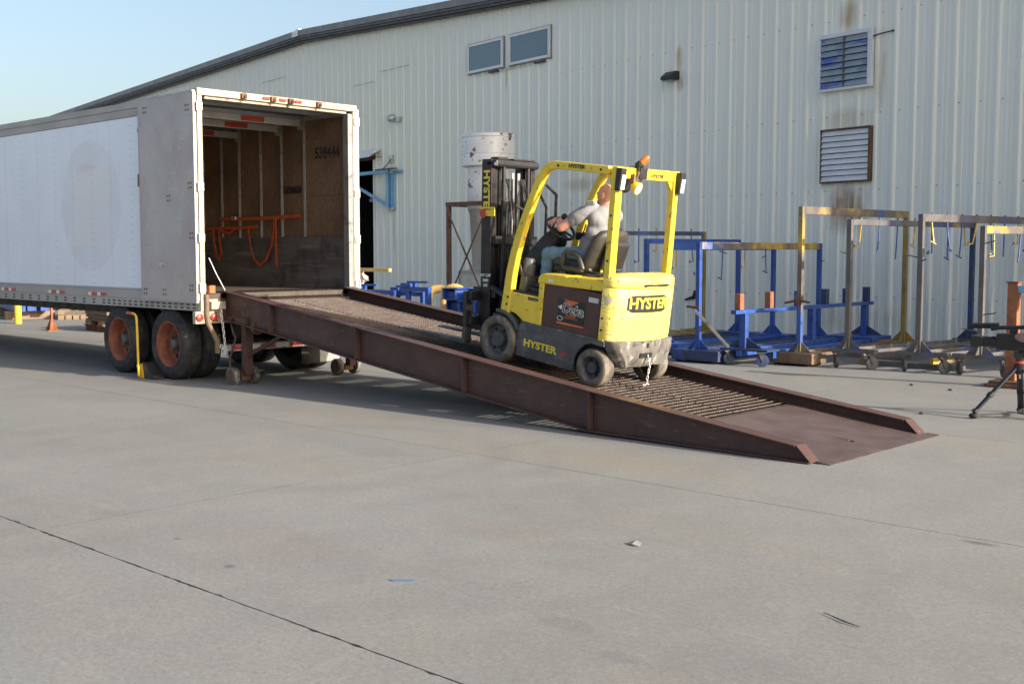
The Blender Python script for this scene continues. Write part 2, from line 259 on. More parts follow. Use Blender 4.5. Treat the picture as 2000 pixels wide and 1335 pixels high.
def trailer_side():
    m, nt, b = _new('trailer_side_sheet')
    c = _mix(nt, _ss(nt, _noise(nt, 1.1, 5), .3, .7), (.71, .775, .90), (.76, .82, .94))
    c = _mix(nt, _math(nt, 'MULTIPLY', _ss(nt, _noise(nt, 5, 5, .6, (1.5, 1, .15)), .55, .8), .3), c, (.58, .60, .64))
    # ghost of a removed oval sign
    tc = nt.nodes.new('ShaderNodeTexCoord'); s = nt.nodes.new('ShaderNodeVectorMath'); s.operation = 'SUBTRACT'
    nt.links.new(tc.outputs['Object'], s.inputs[0]); s.inputs[1].default_value = OVAL_C
    d = nt.nodes.new('ShaderNodeVectorMath'); d.operation = 'DIVIDE'; nt.links.new(s.outputs[0], d.inputs[0]); d.inputs[1].default_value = (.90, 100, .95)
    l = nt.nodes.new('ShaderNodeVectorMath'); l.operation = 'LENGTH'; nt.links.new(d.outputs[0], l.inputs[0])
    oval = _ss(nt, l.outputs['Value'], 1.02, .97)
    c = _mix(nt, _math(nt, 'MULTIPLY', oval, _ss(nt, _noise(nt, 2.5, 5, .6), .25, .7, .25, .8)), c, (.66, .69, .78))
    sep = nt.nodes.new('ShaderNodeSeparateXYZ'); nt.links.new(s.outputs[0], sep.inputs[0])
    inner = _math(nt, 'MULTIPLY', _ss(nt, _math(nt, 'ABSOLUTE', sep.outputs[0]), .56, .50), _ss(nt, _math(nt, 'ABSOLUTE', _math(nt, 'ADD', sep.outputs[2], .02)), .60, .52))
    c = _mix(nt, _math(nt, 'MULTIPLY', inner, .55), c, (.76, .745, .79))
    c = _mix(nt, _math(nt, 'MULTIPLY', _blot(nt, (OVAL_C[0] - .1, 0, OVAL_C[2] + .55), (.45, 5, .12), .3, 5, .8), .35), c, (.60, .45, .45))
    nt.links.new(c, b.inputs['Base Color']); b.inputs['Roughness'].default_value = .35
    b.inputs['Coat Weight'].default_value = .35; b.inputs['Coat Roughness'].default_value = .2
    _bump(nt, b, _noise(nt, 2.5, 3), .05, .02); return m

def tread_plate():
    m, nt, b = _new('tread_plate')
    c = _mix(nt, _ss(nt, _noise(nt, 4, 6), .3, .7), (.078, .052, .049), (.118, .084, .079))
    c = _mix(nt, _math(nt, 'MULTIPLY', _ss(nt, _noise(nt, 1.2, 4, .6, (.5, 1.6, 1)), .5, .75), .5), c, (.165, .135, .127))
    # raised lozenges in two directions
    tc = nt.nodes.new('ShaderNodeTexCoord'); hs = []
    for ang in (R(40), R(-40)):
        mp = nt.nodes.new('ShaderNodeMapping'); mp.inputs['Rotation'].default_value = (0, 0, ang); mp.inputs['Scale'].default_value = (110, 230, 1)
        nt.links.new(tc.outputs['Object'], mp.inputs[0])
        sp = nt.nodes.new('ShaderNodeSeparateXYZ'); nt.links.new(mp.outputs[0], sp.inputs[0])
        p = _math(nt, 'MULTIPLY', _math(nt, 'SINE', sp.outputs[0]), _math(nt, 'SINE', sp.outputs[1]))
        hs.append(_ss(nt, p, .45, .8))
    h = _math(nt, 'MAXIMUM', hs[0], hs[1])
    c = _mix(nt, _math(nt, 'MULTIPLY', h, .35), c, (.19, .15, .142))
    nt.links.new(c, b.inputs['Base Color']); b.inputs['Roughness'].default_value = .45; b.inputs['Metallic'].default_value = .15
    _bump(nt, b, h, .35, .004); return m
M_tread = tread_plate()

# ------------------------------------------------------------------ mesh helpers
class MB:
    def __init__(s): s.v = []; s.f = []
    def add(s, vs, fs, M=None):
        o = len(s.v); s.v += [tuple(M @ Vector(p)) if M else tuple(p) for p in vs]; s.f += [tuple(i + o for i in f) for f in fs]; return s
    def box(s, x0, x1, y0, y1, z0, z1, M=None):
        vs = [(x0, y0, z0), (x1, y0, z0), (x1, y1, z0), (x0, y1, z0), (x0, y0, z1), (x1, y0, z1), (x1, y1, z1), (x0, y1, z1)]
        return s.add(vs, [(3, 2, 1, 0), (4, 5, 6, 7), (0, 1, 5, 4), (1, 2, 6, 5), (2, 3, 7, 6), (3, 0, 4, 7)], M)
    def bar(s, p0, p1, w, h, up=(0, 0, 1)):
        p0, p1 = Vector(p0), Vector(p1); d = (p1 - p0); L = d.length; d.normalize(); up = Vector(up)
        if abs(d.dot(up)) > .97: up = Vector((1, 0, 0))
        x = d; y = up.cross(x).normalized(); z = x.cross(y)
        return s.box(0, L, -w / 2, w / 2, -h / 2, h / 2, Matrix.Translation(p0) @ Matrix((x, y, z)).transposed().to_4x4())
    def tube(s, pts, r, seg=10, cap=True, close=False):
        pts = [Vector(p) for p in pts]; n = len(pts); rs = r if isinstance(r, (list, tuple)) else [r] * n
        T = []
        for i in range(n):
            a = pts[(i - 1) % n] if (i or close) else pts[i]; b = pts[(i + 1) % n] if (i < n - 1 or close) else pts[i]
            T.append((b - a).normalized())
        ref = Vector((0, 0, 1)) if abs(T[0].z) < .9 else Vector((1, 0, 0)); N = (ref - T[0] * ref.dot(T[0])).normalized()
        vs = []
        for i in range(n):
            N = (N - T[i] * N.dot(T[i])).normalized(); B = T[i].cross(N)
            for k in range(seg):
                a = 2 * math.pi * k / seg; vs.append(pts[i] + (N * math.cos(a) + B * math.sin(a)) * rs[i])
        fs = []
        for i in range(n if close else n - 1):
            for k in range(seg):
                a, b = i * seg + k, i * seg + (k + 1) % seg; c, d = ((i + 1) % n) * seg + (k + 1) % seg, ((i + 1) % n) * seg + k
                fs.append((a, b, c, d))
        if cap and not close: fs += [tuple(range(seg - 1, -1, -1)), tuple((n - 1) * seg + k for k in range(seg))]
        return s.add(vs, fs)
    def lathe(s, prof, o=(0, 0, 0), axis=(0, 0, 1), seg=24, cap0=True, cap1=True):
        """prof: (radius, distance along the axis)"""
        ax = Vector(axis).normalized(); ref = Vector((0, 0, 1)) if abs(ax.z) < .9 else Vector((1, 0, 0))
        N = (ref - ax * ref.dot(ax)).normalized(); B = ax.cross(N); o = Vector(o); vs = []; fs = []
        for r, h in prof:
            for k in range(seg):
                a = 2 * math.pi * k / seg; vs.append(o + ax * h + (N * math.cos(a) + B * math.sin(a)) * max(r, 1e-4))
        for i in range(len(prof) - 1):
            for k in range(seg):
                fs.append((i * seg + k, i * seg + (k + 1) % seg, (i + 1) * seg + (k + 1) % seg, (i + 1) * seg + k))
        if cap0: fs.append(tuple(range(seg - 1, -1, -1)))
        if cap1: fs.append(tuple((len(prof) - 1) * seg + k for k in range(seg)))
        return s.add(vs, fs)
    def prism(s, poly, a0, a1, axis='y'):
        """2-D polygon extruded along an axis; poly in (x,z) for y, (x,y) for z, (y,z) for x"""
        n = len(poly); f3 = {'y': lambda p, a: (p[0], a, p[1]), 'z': lambda p, a: (p[0], p[1], a), 'x': lambda p, a: (a, p[0], p[1])}[axis]
        vs = [f3(p, a0) for p in poly] + [f3(p, a1) for p in poly]
        fs = [tuple(range(n)), tuple(range(2 * n - 1, n - 1, -1))] + [(i, i + n, (i + 1) % n + n, (i + 1) % n) for i in range(n)]
        return s.add(vs, fs)
    def ell(s, c, r, seg=14, rings=9, M=None):
        vs = []; fs = []
        for i in range(1, rings):
            t = math.pi * i / rings
            for k in range(seg):
                a = 2 * math.pi * k / seg; vs.append((r[0] * math.sin(t) * math.cos(a), r[1] * math.sin(t) * math.sin(a), r[2] * math.cos(t)))
        top, bot = len(vs), len(vs) + 1; vs += [(0, 0, r[2]), (0, 0, -r[2])]
        for i in range(rings - 2):
            for k in range(seg):
                fs.append((i * seg + k, (i + 1) * seg + k, (i + 1) * seg + (k + 1) % seg, i * seg + (k + 1) % seg))
        for k in range(seg):
            fs.append((top, k, (k + 1) % seg)); fs.append((bot, (rings - 2) * seg + (k + 1) % seg, (rings - 2) * seg + k))
        T = Matrix.Translation(c) @ (M if M else Matrix.Identity(4))
        return s.add(vs, fs, T)
    def loft(s, rings, cap=True):
        n = len(rings[0]); vs = [p for r in rings for p in r]; fs = []
        for i in range(len(rings) - 1):
            for k in range(n): fs.append((i * n + k, i * n + (k + 1) % n, (i + 1) * n + (k + 1) % n, (i + 1) * n + k))
        if cap: fs += [tuple(range(n - 1, -1, -1)), tuple((len(rings) - 1) * n + k for k in range(n))]
        return s.add(vs, fs)
    def mesh(s, name):
        me = bpy.data.meshes.new(name); me.from_pydata(s.v, [], s.f)
        bm = bmesh.new(); bm.from_mesh(me); bmesh.ops.recalc_face_normals(bm, faces=bm.faces); bm.to_mesh(me); bm.free()
        return me

def obj(name, mb, m, parent=None, bev=0., smooth=False, label=None, loc=None, kind=None):
    me = mb.mesh(name) if isinstance(mb, MB) else mb
    if m and not me.materials: me.materials.append(m)
    o = bpy.data.objects.new(name, me); COL.objects.link(o)
    if parent: o.parent = parent
    if loc: o.location = loc
    if smooth:
        for p in me.polygons: p.use_smooth = True
        if smooth != 'all':
            bm = bmesh.new(); bm.from_mesh(me)
            for e in bm.edges:
                if len(e.link_faces) == 2 and e.calc_face_angle(0) > R(38): e.smooth = False
            bm.to_mesh(me); bm.free()
    if bev:
        b = o.modifiers.new('bevel', 'BEVEL'); b.width = bev; b.segments = 2; b.limit_method = 'ANGLE'; b.angle_limit = R(35); b.harden_normals = False
    if label: o['label'] = label
    if kind: o['kind'] = kind
    return o
def thing(name, label, cat, loc=(0, 0, 0), rot=(0, 0, 0), group=None):
    o = bpy.data.objects.new(name, None); COL.objects.link(o); o.location = loc; o.rotation_euler = rot
    o.empty_display_size = .2; o['label'] = label; o['category'] = cat; o['kind'] = 'thing'
    if group: o['group'] = group
    return o
def tag(o, label, cat, group=None):
    o['label'] = label; o['category'] = cat; o['kind'] = 'thing'
    if group: o['group'] = group
    return o
def shift(mb, d):
    mb.v = [(p[0] - d[0], p[1] - d[1], p[2] - d[2]) for p in mb.v]; return mb
def single(name, mb, m, label, cat, base, group=None, **k):
    return tag(obj(name, shift(mb, base), m, loc=base, **k), label, cat, group)
def text_mb(s, size, bold=0., wide=1., shear=0., depth=.002, spacing=1.):
    """flat lettering in the xy plane, centred on 0, extruded along z"""
    cu = bpy.data.curves.new('txt', 'FONT'); cu.body = s; cu.size = size; cu.offset = bold; cu.extrude = depth / 2; cu.shear = shear
    cu.space_character = spacing; cu.align_x = 'CENTER'; cu.align_y = 'CENTER'; cu.resolution_u = 3
    o = bpy.data.objects.new('txt', cu); COL.objects.link(o)
    me = bpy.data.meshes.new_from_object(o.evaluated_get(bpy.context.evaluated_depsgraph_get()))
    mb = MB(); mb.v = [(v.co.x * wide, v.co.y, v.co.z) for v in me.vertices]; mb.f = [tuple(p.vertices) for p in me.polygons]
    bpy.data.objects.remove(o); bpy.data.curves.remove(cu); bpy.data.meshes.remove(me); return mb
def place(mb, o, xd, yd):
    xd, yd = Vector(xd).normalized(), Vector(yd).normalized(); zd = xd.cross(yd); o = Vector(o)
    mb.v = [tuple(o + xd * p[0] + yd * p[1] + zd * p[2]) for p in mb.v]; return mb
def blob(name, prims, voxel, m, parent=None, it=6, post=None, label=None):
    """one continuous organic surface from overlapping capsules and ellipsoids"""
    mb = MB()
    for p in prims:
        if p[0] == 'cap':
            a, ra, b, rb = Vector(p[1]), p[2], Vector(p[3]), p[4]; n = 5
            for i in range(n + 1):
                t = i / n; mb.ell(a.lerp(b, t), (ra + (rb - ra) * t,) * 3, 12, 8)
            mb.tube([a, b], [ra, rb], 12)
        else: mb.ell(p[1], p[2], 16, 12, p[3] if len(p) > 3 else None)
    me = mb.mesh(name); o = bpy.data.objects.new(name, me); COL.objects.link(o)
    r = o.modifiers.new('r', 'REMESH'); r.mode = 'VOXEL'; r.voxel_size = voxel
    s = o.modifiers.new('s', 'SMOOTH'); s.factor = .5; s.iterations = it
    dg = bpy.context.evaluated_depsgraph_get(); me2 = bpy.data.meshes.new_from_object(o.evaluated_get(dg))
    bpy.data.objects.remove(o); bpy.data.meshes.remove(me); me2.name = name; me2.materials.clear(); me2.materials.append(m)
    if post:
        for v in me2.vertices: v.co = post(v.co.copy(), v.normal.copy())
    for p in me2.polygons: p.use_smooth = True
    return obj(name, me2, m, parent, label=label)
def copy_tree(o, parent=None):
    c = o.copy(); COL.objects.link(c); c.parent = parent
    for ch in list(o.children): copy_tree(ch, c)
    return c

# ------------------------------------------------------------------ ground
g = obj('ground', MB().add([(-420, -300, -.014), (300, -300, -.014), (300, 420, -.014), (-420, 420, -.014)], [(0, 1, 2, 3)]), M_conc); g['kind'] = 'structure'
YL = [3.22 + 3.83 * k for k in range(-2, 7)]
XL = [-7.15 + 7.66 * k for k in range(-4, 4)]
rg = random.Random(3)
def edge(p, q, near):
    """points from p to q (q excluded) with a ragged inset to the left"""
    p, q = Vector(p), Vector(q); L = (q - p).length; n = max(2, int(L / (.05 if near else .3))); d = (q - p).normalized(); nrm = Vector((-d.y, d.x)); out = []; w = 0
    for i in range(n):
        w = w * .8 + rg.uniform(-1, 1) * .2
        a = .003 + abs(w) * .006
        if near:
            a = .0035 + abs(w) * .013
            if rg.random() < .14: a += rg.uniform(.002, .011)
        e = min(i, n - i) / n; pt = p + (q - p) * (i / n) + nrm * (a if .01 < e or i else .004); out.append((pt.x, pt.y))
    return out
for i in range(len(XL) - 1):
    for j in range(len(YL) - 1):
        x0, x1, y0, y1 = XL[i], XL[i + 1], YL[j], YL[j + 1]
        nearb = abs(y0 - 3.22) < .01 and x1 > -13; neart = abs(y1 - 3.22) < .01 and x1 > -13
        poly = edge((x0, y0), (x1, y0), nearb) + edge((x1, y0), (x1, y1), False) + edge((x1, y1), (x0, y1), neart) + edge((x0, y1), (x0, y0), False)
        mb = MB(); n = len(poly); mb.add([(*p, 0) for p in poly] + [(*p, -.03) for p in poly], [tuple(range(n))] + [(k, k + n, (k + 1) % n + n, (k + 1) % n) for k in range(n)])
        obj('concrete_slab', mb, M_conc, g)
mb = MB()
for y in YL: mb.box(XL[0], XL[-1], y - .03, y + .03, -.03, -.008)
for x in XL: mb.box(x - .03, x + .03, YL[0], YL[-1], -.03, -.0003)
obj('joint_filler', mb, M_joint, g)

# ------------------------------------------------------------------ factory building (local x along the wall, -y towards the yard)
WROT = -9.572
B = thing('factory_building', 'long pale ribbed metal factory building with dark grey roof edge behind the yard', 'building', (-8.541, 20.2, 0), (0, 0, R(WROT)))
B['kind'] = 'thing'
def roof_z(s): return 9.04 - .06 * (s + 24) if s > -24 else 9.04 + .0078 * (s + 24)
S0, S1, DEPTH = -66., 9.6, 44.
PROF = [(0, 0), (.030, .036), (.078, .036), (.108, 0), (.19, 0), (.2, .009), (.222, .009), (.232, 0), (.29, 0), (.3, .009), (.322, .009), (.332, 0)]
def sheet(s0, npit, zb, zt, off=0., name='wall_sheet', jit=0.):
    xs = []
    for k in range(npit):
        for a, h in PROF: xs.append((s0 + .4 * k + a, -h - off))
    xs.append((s0 + .4 * npit + .02, -off - .002)); mb = MB(); n = len(xs)
    vs = [(x, y, zb) for x, y in xs] + [(x, y, zt(x)) for x, y in xs]
    if zt(s0) - zb > 1.5 and zb < .5:      # dents in the lowest metre
        mid = []
        for q in (.35, .8, 1.25):
            mid.append([(x, y + rg.uniform(-.008, .012) + (.012 if rg.random() < .08 else 0), q) for x, y in xs])
        rows = [[(x, y, zb) for x, y in xs]] + mid + [[(x, y, zt(x)) for x, y in xs]]
        vs = [p for r in rows for p in r]; fs = [(r * n + i, r * n + i + 1, (r + 1) * n + i + 1, (r + 1) * n + i) for r in range(len(rows) - 1) for i in range(n - 1)]
    else: fs = [(i, i + 1, i + 1 + n, i + n) for i in range(n - 1)]
    mb.add(vs, fs); return obj(name, mb, M_wall, B)
top = lambda x: roof_z(x) - .1
s = S0
while s < S1 - .01:
    mid = s + .6
    if -26.0 < mid < -19.5: sheet(s, 3, 4.62, top)
    elif -20.0 < mid < -11.0:
        sheet(s, 3, 2.10 + rg.uniform(-.02, .02), top, .010); sheet(s, 3, .0, lambda x: 2.14, 0.)
    else: sheet(s, 3, .0, top)
    s += 1.2
sheet(-19.6, 1, .0, lambda x: 2.14, 0.); sheet(-19.6, 1, 2.10, lambda x: 4.60, .010)
# shell: side walls, back wall, roof, floor inside
for a in ((S1 - .1, S1, .05, DEPTH, 0, roof_z(S1) - .15), (S0, S0 + .1, .05, DEPTH, 0, roof_z(S0) - .15), (S0, S1, DEPTH, DEPTH + .2, 0, roof_z(S1) - .2)): obj('shell_wall', MB().box(*a), M_fascia, B)
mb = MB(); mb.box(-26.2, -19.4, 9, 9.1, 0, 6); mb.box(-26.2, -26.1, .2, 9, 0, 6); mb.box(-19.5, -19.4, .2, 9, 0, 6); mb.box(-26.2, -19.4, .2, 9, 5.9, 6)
obj('doorway_interior', mb, M_dark, B)  # walls coloured near-black so the doorway's shade is painted in
pr = [(S0 - .3, roof_z(S0)), (-24, 9.04), (S1 + .3, roof_z(S1))]
mb = MB(); mb.prism([(a, z) for a, z in pr] + [(a, z - .14) for a, z in reversed(pr)], -.30, DEPTH + .3); obj('roof', mb, M_fascia, B)
for k, (y0, y1, d0, d1, m) in enumerate(((-.36, -.30, -.02, .17, M_fascia), (-.33, -.24, .175, .25, M_fasciad), (-.29, -.2, .255, .31, M_fasciad), (-.2, -.05, .315, .37, M_fasciad))):
    mb = MB(); mb.prism([(a, z - d0) for a, z in pr] + [(a, z - d1) for a, z in reversed(pr)], y0, y1); obj('fascia' if k == 0 else 'gutter_trim', mb, m, B)
obj('ridge_cap', MB().box(-24.40, -24.0, -.385, -.362, 8.86, 9.05).box(-24.2, -24.0, -.34, .3, 9.045, 9.11), M_white, B, bev=.01)
obj('roof_vent', MB().lathe([(.22, 0), (.22, .25), (.3, .26), (.3, .4), (.1, .46)], (-36.3, 1.2, 8.95), seg=16), M_galv, B, smooth=True)
# open doorway: jamb, header flashing, awning
for q in (-19.69, -26.06): obj('door_jamb', MB().box(q, q + .08, -.06, .1, 0, 4.54), M_wall, B)
obj('door_header', MB().box(-26.06, -19.55, -.05, .08, 4.55, 4.66), M_rust, B)
aw = MB(); aw.prism([(-.02, 4.86), (-.30, 4.74), (-.44, 4.62), (-.44, 4.58), (-.28, 4.69), (-.02, 4.80)], -26.2, -19.30, 'x'); obj('awning', aw, M_white, B)
obj('partition_frame', MB().box(-20.32, -20.22, .4, .5, 2.9, 4.5).box(-20.7, -19.9, .4, .5, 3.3, 3.4), M_fascia, B)
# windows
for s0, s1 in ((-14.58, -12.98), (-12.72, -11.03)):
    zb, zt = 6.52, 7.29
    fr = MB(); yo = -.10
    fr.box(s0, s1, yo, .0, zt - .07, zt); fr.box(s0, s1, yo, .0, zb, zb + .07); fr.box(s0, s0 + .09, yo + .002, .0, zb + .07, zt - .07); fr.box(s1 - .06, s1, yo + .002, 0, zb + .07, zt - .07)
    w = obj('window', fr, M_white, B, bev=.006)
    obj('pane', MB().box(s0 + .08, s1 - .05, -.078, -.068, zb + .06, zt - .06), M_glass, w)
    tr = MB(); tr.box(s0 - .025, s1 + .025, -.05, -.0, zt + .003, zt + .028); tr.box(s0 - .025, s1 + .025, -.05, 0, zb - .028, zb - .003); tr.box(s0 - .025, s0 - .003, -.05, 0, zb - .003, zt + .003); tr.box(s1 + .003, s1 + .025, -.05, 0, zb - .003, zt + .003)
    obj('window_flashing', tr, M_postg, w)
    obj('latch', MB().box(s1 - .62, s1 - .2, -.09, -.04, zb - .085, zb - .05), M_black, w)
# louvred vents
def louvre(s0, s1, zb, zt, nsl, frame_m, slat_m, mull, name):
    fr = MB(); t = .075 if mull else .032; yo = -.11
    fr.box(s0, s1, yo, 0, zt - t, zt); fr.box(s0, s1, yo, 0, zb, zb + t * .7); fr.box(s0, s0 + t * .55, yo + .002, 0, zb + t * .7, zt - t); fr.box(s1 - t * 1.2, s1, yo + .002, 0, zb + t * .7, zt - t)
    w = obj(name, fr, frame_m, B, bev=.005)
    a0, a1 = s0 + t * .55, s1 - t * 1.2; z0, z1 = zb + t * .7, zt - t; st = (z1 - z0) / nsl
    for k in range(nsl):
        zc = z0 + st * k
        spans = [(a0 + .004, (a0 + a1) / 2 - .012), ((a0 + a1) / 2 + .012, a1 - .004)] if mull else [(a0 + .004, a1 - .004)]
        for q0, q1 in spans:
            sl = MB(); j = rg.uniform(-.006, .006)
            sl.prism([(-.100 + j, zc + .010), (-.093 + j, zc + .008), (-.058, zc + st - .006), (-.066, zc + st - .003)], q0, q1, 'x'); obj('slat', sl, slat_m, w)
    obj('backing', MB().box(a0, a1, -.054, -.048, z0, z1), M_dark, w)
    if mull: obj('mullion', MB().box((a0 + a1) / 2 - .011, (a0 + a1) / 2 + .011, -.107, -.060, z0, z1), M_fasciad, w)
    return w
louvre(-2.80, -1.60, 4.77, 5.84, 8, M_lou_w, M_lou_b, True, 'louvre')['label'] = 'upper wall vent, slats streaked with blue overspray'
louvre(-2.72, -1.59, 3.04, 4.06, 9, M_rust, M_lou_w, False, 'louvre')['label'] = 'lower wall vent with white slats and rusty frame'
obj('conduit', MB().tube([(-1.6, -.06, 5.68), (-1.45, -.06, 5.70), (-1.2, -.05, 5.72)], .012, 6).tube([(-1.2, -.05, 5.72), (-1.18, 0, 5.72)], .018, 6), M_dark, B)
obj('vent_cowl', MB().lathe([(.11, 0), (.12, .1), (.10, .2), (.04, .26)], (-18.45, -.02, 5.72), (0, -1, -.3), 14).box(-18.22, -18.05, -.12, 0, 5.56, 5.70), M_galv, B, smooth=True)
# horizontal lap marks on the sheeting
for s0, s1, z in ((-20.9, -19.6, 6.9), (-19.3, -17.6, 7.15), (-27.5, -25.6, 7.75)):
    obj('lap_joint', MB().box(s0, s1, -.043, -.030, z, z + .012), M_rail, B)
# screws along the girts of the near bays
mb = MB()
for z in (.9, 2.9, 4.3, 6.1):
    s = -12.0
    while s < 4:
        mb.lathe([(.014, 0), (.010, .012)], (s + .15 + rg.uniform(-.01, .01), -.001, z + rg.uniform(-.012, .012) + .0), (0, -1, 0), 6)
        s += .4
o = obj('sheet_screws', mb, M_rail, B); o['kind'] = 'stuff'
# torn hole low in the sheeting
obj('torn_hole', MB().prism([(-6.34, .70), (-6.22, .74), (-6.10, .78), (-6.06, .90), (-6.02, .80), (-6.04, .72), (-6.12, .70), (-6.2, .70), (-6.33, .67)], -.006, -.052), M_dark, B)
# floodlight on the wall
def wl(s, y, z): v = Matrix.Rotation(R(WROT), 4, 'Z') @ Vector((s, y, z)); return (v.x - 8.541, v.y + 20.2, v.z)
t = thing('wall_floodlight', 'small dark wall-pack floodlight with rust stain on the ribbed wall', 'light fixture', wl(-6.78, 0, 5.5), (0, 0, R(WROT)))
h = MB(); h.prism([(0, .16), (-.10, .16), (-.26, .04), (-.27, -.03), (-.22, -.03), (0, -.03)], -.17, .17, 'x'); obj('housing', h, M_black, t, bev=.02)
obj('lens', MB().box(-.14, .14, -.22, -.05, -.05, -.032), M_glass, t)
# blue wall-mounted jib
t = thing('jib_bracket', 'light blue steel jib bracket bolted to the wall beside the dark doorway', 'bracket', wl(-18.55, 0, 0), (0, 0, R(WROT)))
obj('wall_plate', MB().box(-.16, .18, -.12, -.04, 3.06, 4.06), M_skyblue, t, bev=.006)
obj('hinge_post', MB().tube([(-.06, -.2, 3.02), (-.06, -.2, 4.1)], .05, 10).box(.06, .09, -.15, -.12, 3.1, 4.05), M_skyblue, t, smooth=True)
obj('arm', MB().box(-2.6, .10, -.29, -.17, 4.07, 4.17).box(.1, .62, -.1, -.04, 4.06, 4.15), M_skyblue, t, bev=.006)
obj('trolley_rail', MB().box(-.6, .45, -.31, -.15, 4.172, 4.21), M_rustbox, t)
obj('brace', MB().bar((-.1, -.2, 3.12), (-2.6, -.23, 4.02), .08, .08), M_skyblue, t, bev=.006)
obj('bolt_plate', MB().box(-.24, .16, -.16, -.04, 2.98, 3.058).box(-.14, .02, -.10, -.0, 4.4, 4.62), M_galv, t, bev=.006)
obj('chain_hook', MB().tube([(-.3, -.2, 4.21), (-.05, -.15, 4.38), (-.02, -.1, 4.5)], .015, 6), M_black, t)
# exhaust duct on a rusty frame in front of the wall
t = thing('exhaust_duct', 'tall white and galvanised exhaust duct with rust patches and wide collar', 'duct', (-19.25, 19.62, 0))
obj('collar', MB().lathe([(.60, 3.70), (.63, 3.71), (.63, 3.93), (.62, 3.94), (.62, 3.98), (.63, 3.99), (.63, 4.30), (.62, 4.31), (.62, 4.36), (.635, 4.37), (.635, 4.44), (.60, 4.44), (.60, 3.9)], seg=40, cap0=False, cap1=False), M_duct, t, smooth=True)
obj('pipe', MB().lathe([(.49, 2.72), (.505, 2.75), (.505, 3.66), (.60, 3.715), (.595, 4.0)], seg=40), M_duct, t, smooth=True)
obj('taper_pipe', MB().lathe([(.385, 1.34), (.39, 1.40), (.45, 2.60), (.49, 2.72)], seg=36), M_ductg, t, smooth=True)
obj('base_flange', MB().lathe([(.45, 1.31), (.45, 1.37)], seg=36), M_ductg, t, smooth=True)
obj('fan_box', MB().box(-.51, .51, -.51, .51, .0, 1.30), M_ductg, t, bev=.012)
obj('fan_panel', MB().box(-.43, .43, -.525, -.512, .12, 1.2), M_galv, t)
t = thing('duct_frame', 'rusty angle-iron stand with cross bracing around the exhaust duct', 'stand', (-19.25, 19.62, 0))
for x, y in ((-.66, -.66), (.66, -.66), (-.66, .66), (.66, .66)): obj('post', MB().box(x - .045, x + .045, y - .045, y + .045, 0, 2.78), M_rust, t)
obj('ring_frame', MB().box(-.72, .72, -.71, -.62, 2.781, 2.88).box(-.72, .72, .62, .71, 2.781, 2.88).box(-.70, -.62, -.62, .62, 2.785, 2.875).box(.62, .70, -.62, .62, 2.785, 2.875), M_rust, t)
obj('brace', MB().tube([(-.66, -.72, 2.7), (.66, -.72, .5)], .018, 6), M_rust, t); obj('brace', MB().tube([(.66, -.75, 2.7), (-.66, -.75, .5)], .018, 6), M_rust, t)
obj('brace', MB().tube([(-.72, -.66, 2.7), (-.72, .66, .5)], .018, 6), M_rust, t); obj('brace', MB().tube([(-.75, .66, 2.7), (-.75, -.66, .5)], .018, 6), M_rust, t)
obj('foot_rail', MB().box(-.6, -.1, -.72, -.66, .58, .66), M_rust, t)

# ------------------------------------------------------------------ semi trailer (world metres, root under the rear sill)
TR = (-13.4, 9.6, 0)
OVAL_C = (-16.34 + 13.4, 0, 2.41)
M_side = trailer_side()
T = thing('semi_trailer', 'white box semi-trailer with its rear doors open and an oval mark on its side', 'trailer', TR)
def tp(name, mb, m, parent=None, **k): return obj(name, shift(mb, TR), m, parent or T, **k)
YN, YF, XR, XF = 8.30, 10.90, -13.40, -29.6
# side sheets, one per bay
x = XR - .02; k = 0
while x > XF:
    x1 = max(XF, x - 1.155)
    p = tp('side_sheet', MB().box(x1 + .003, x - .003, YN, YN + .02, 1.205, 3.60), M_side)
    rv = MB()
    for xx in (x1 + .03, (x + x1) / 2, (x + x1) / 2 + .05):
        z = 1.28
        while z < 3.58: rv.lathe([(.007, 0), (.004, .004)], (xx, YN, z), (0, -1, 0), 5); z += .105
    if x > -20.5: tp('rivet_row', rv, M_rail, p, kind='stuff')
    x = x1; k += 1
tp('seam_backing', MB().box(XF, XR, YN + .021, YN + .03, 1.2, 3.62), M_rail)
tp('side_wall', MB().box(XF, XR - .1, YF - .03, YF, 1.2, 3.62), M_trail)
tp('bulkhead', MB().box(XF - .02, XF, YN, YF, 1.0, 3.8), M_trail)
tp('roof', MB().prism([(YN + .01, 3.79), (YN + .2, 3.84), (YF - .2, 3.84), (YF - .01, 3.79), (YF - .01, 3.77), (YN + .01, 3.77)], XF, XR - .104, 'x'), M_alu)
tp('top_rail', MB().box(XF, XR - .12, YN - .012, YN + .025, 3.605, 3.71).box(XF, XR - .12, YN - .02, YN + .025, 3.712, 3.80), M_rail, bev=.004)
tp('top_rail', MB().box(XF, XR - .12, YF - .035, YF + .012, 3.61, 3.80), M_rail)
br = tp('bottom_rail', MB().box(XF, XR - .10, YN - .014, YN + .05, .965, 1.085).box(XF, XR - .10, YN - .010, YN + .05, 1.087, 1.203), M_rail, bev=.003)
tp('bottom_rail', MB().box(XF, XR - .1, YF - .05, YF + .01, .965, 1.2), M_rail)
sl = MB(); x = -13.55
while x > -24:
    for z in (1.045, 1.0): sl.box(x - .035, x - .006, YN - .0165, YN - .0135, z - .012, z + .012); sl.box(x + .006, x + .035, YN - .0165, YN - .0135, z - .012, z + .012)
    x -= .152 if x > -15.9 else .30
tp('rail_slots', sl, M_black, br, kind='stuff')
rv = MB(); x = -14.9
while x > -20.5: rv.box(x - .005, x + .005, YN - .004, YN - .001, 1.205, 1.235); x -= .028
tp('rail_staples', rv, M_fascia, br, kind='stuff')
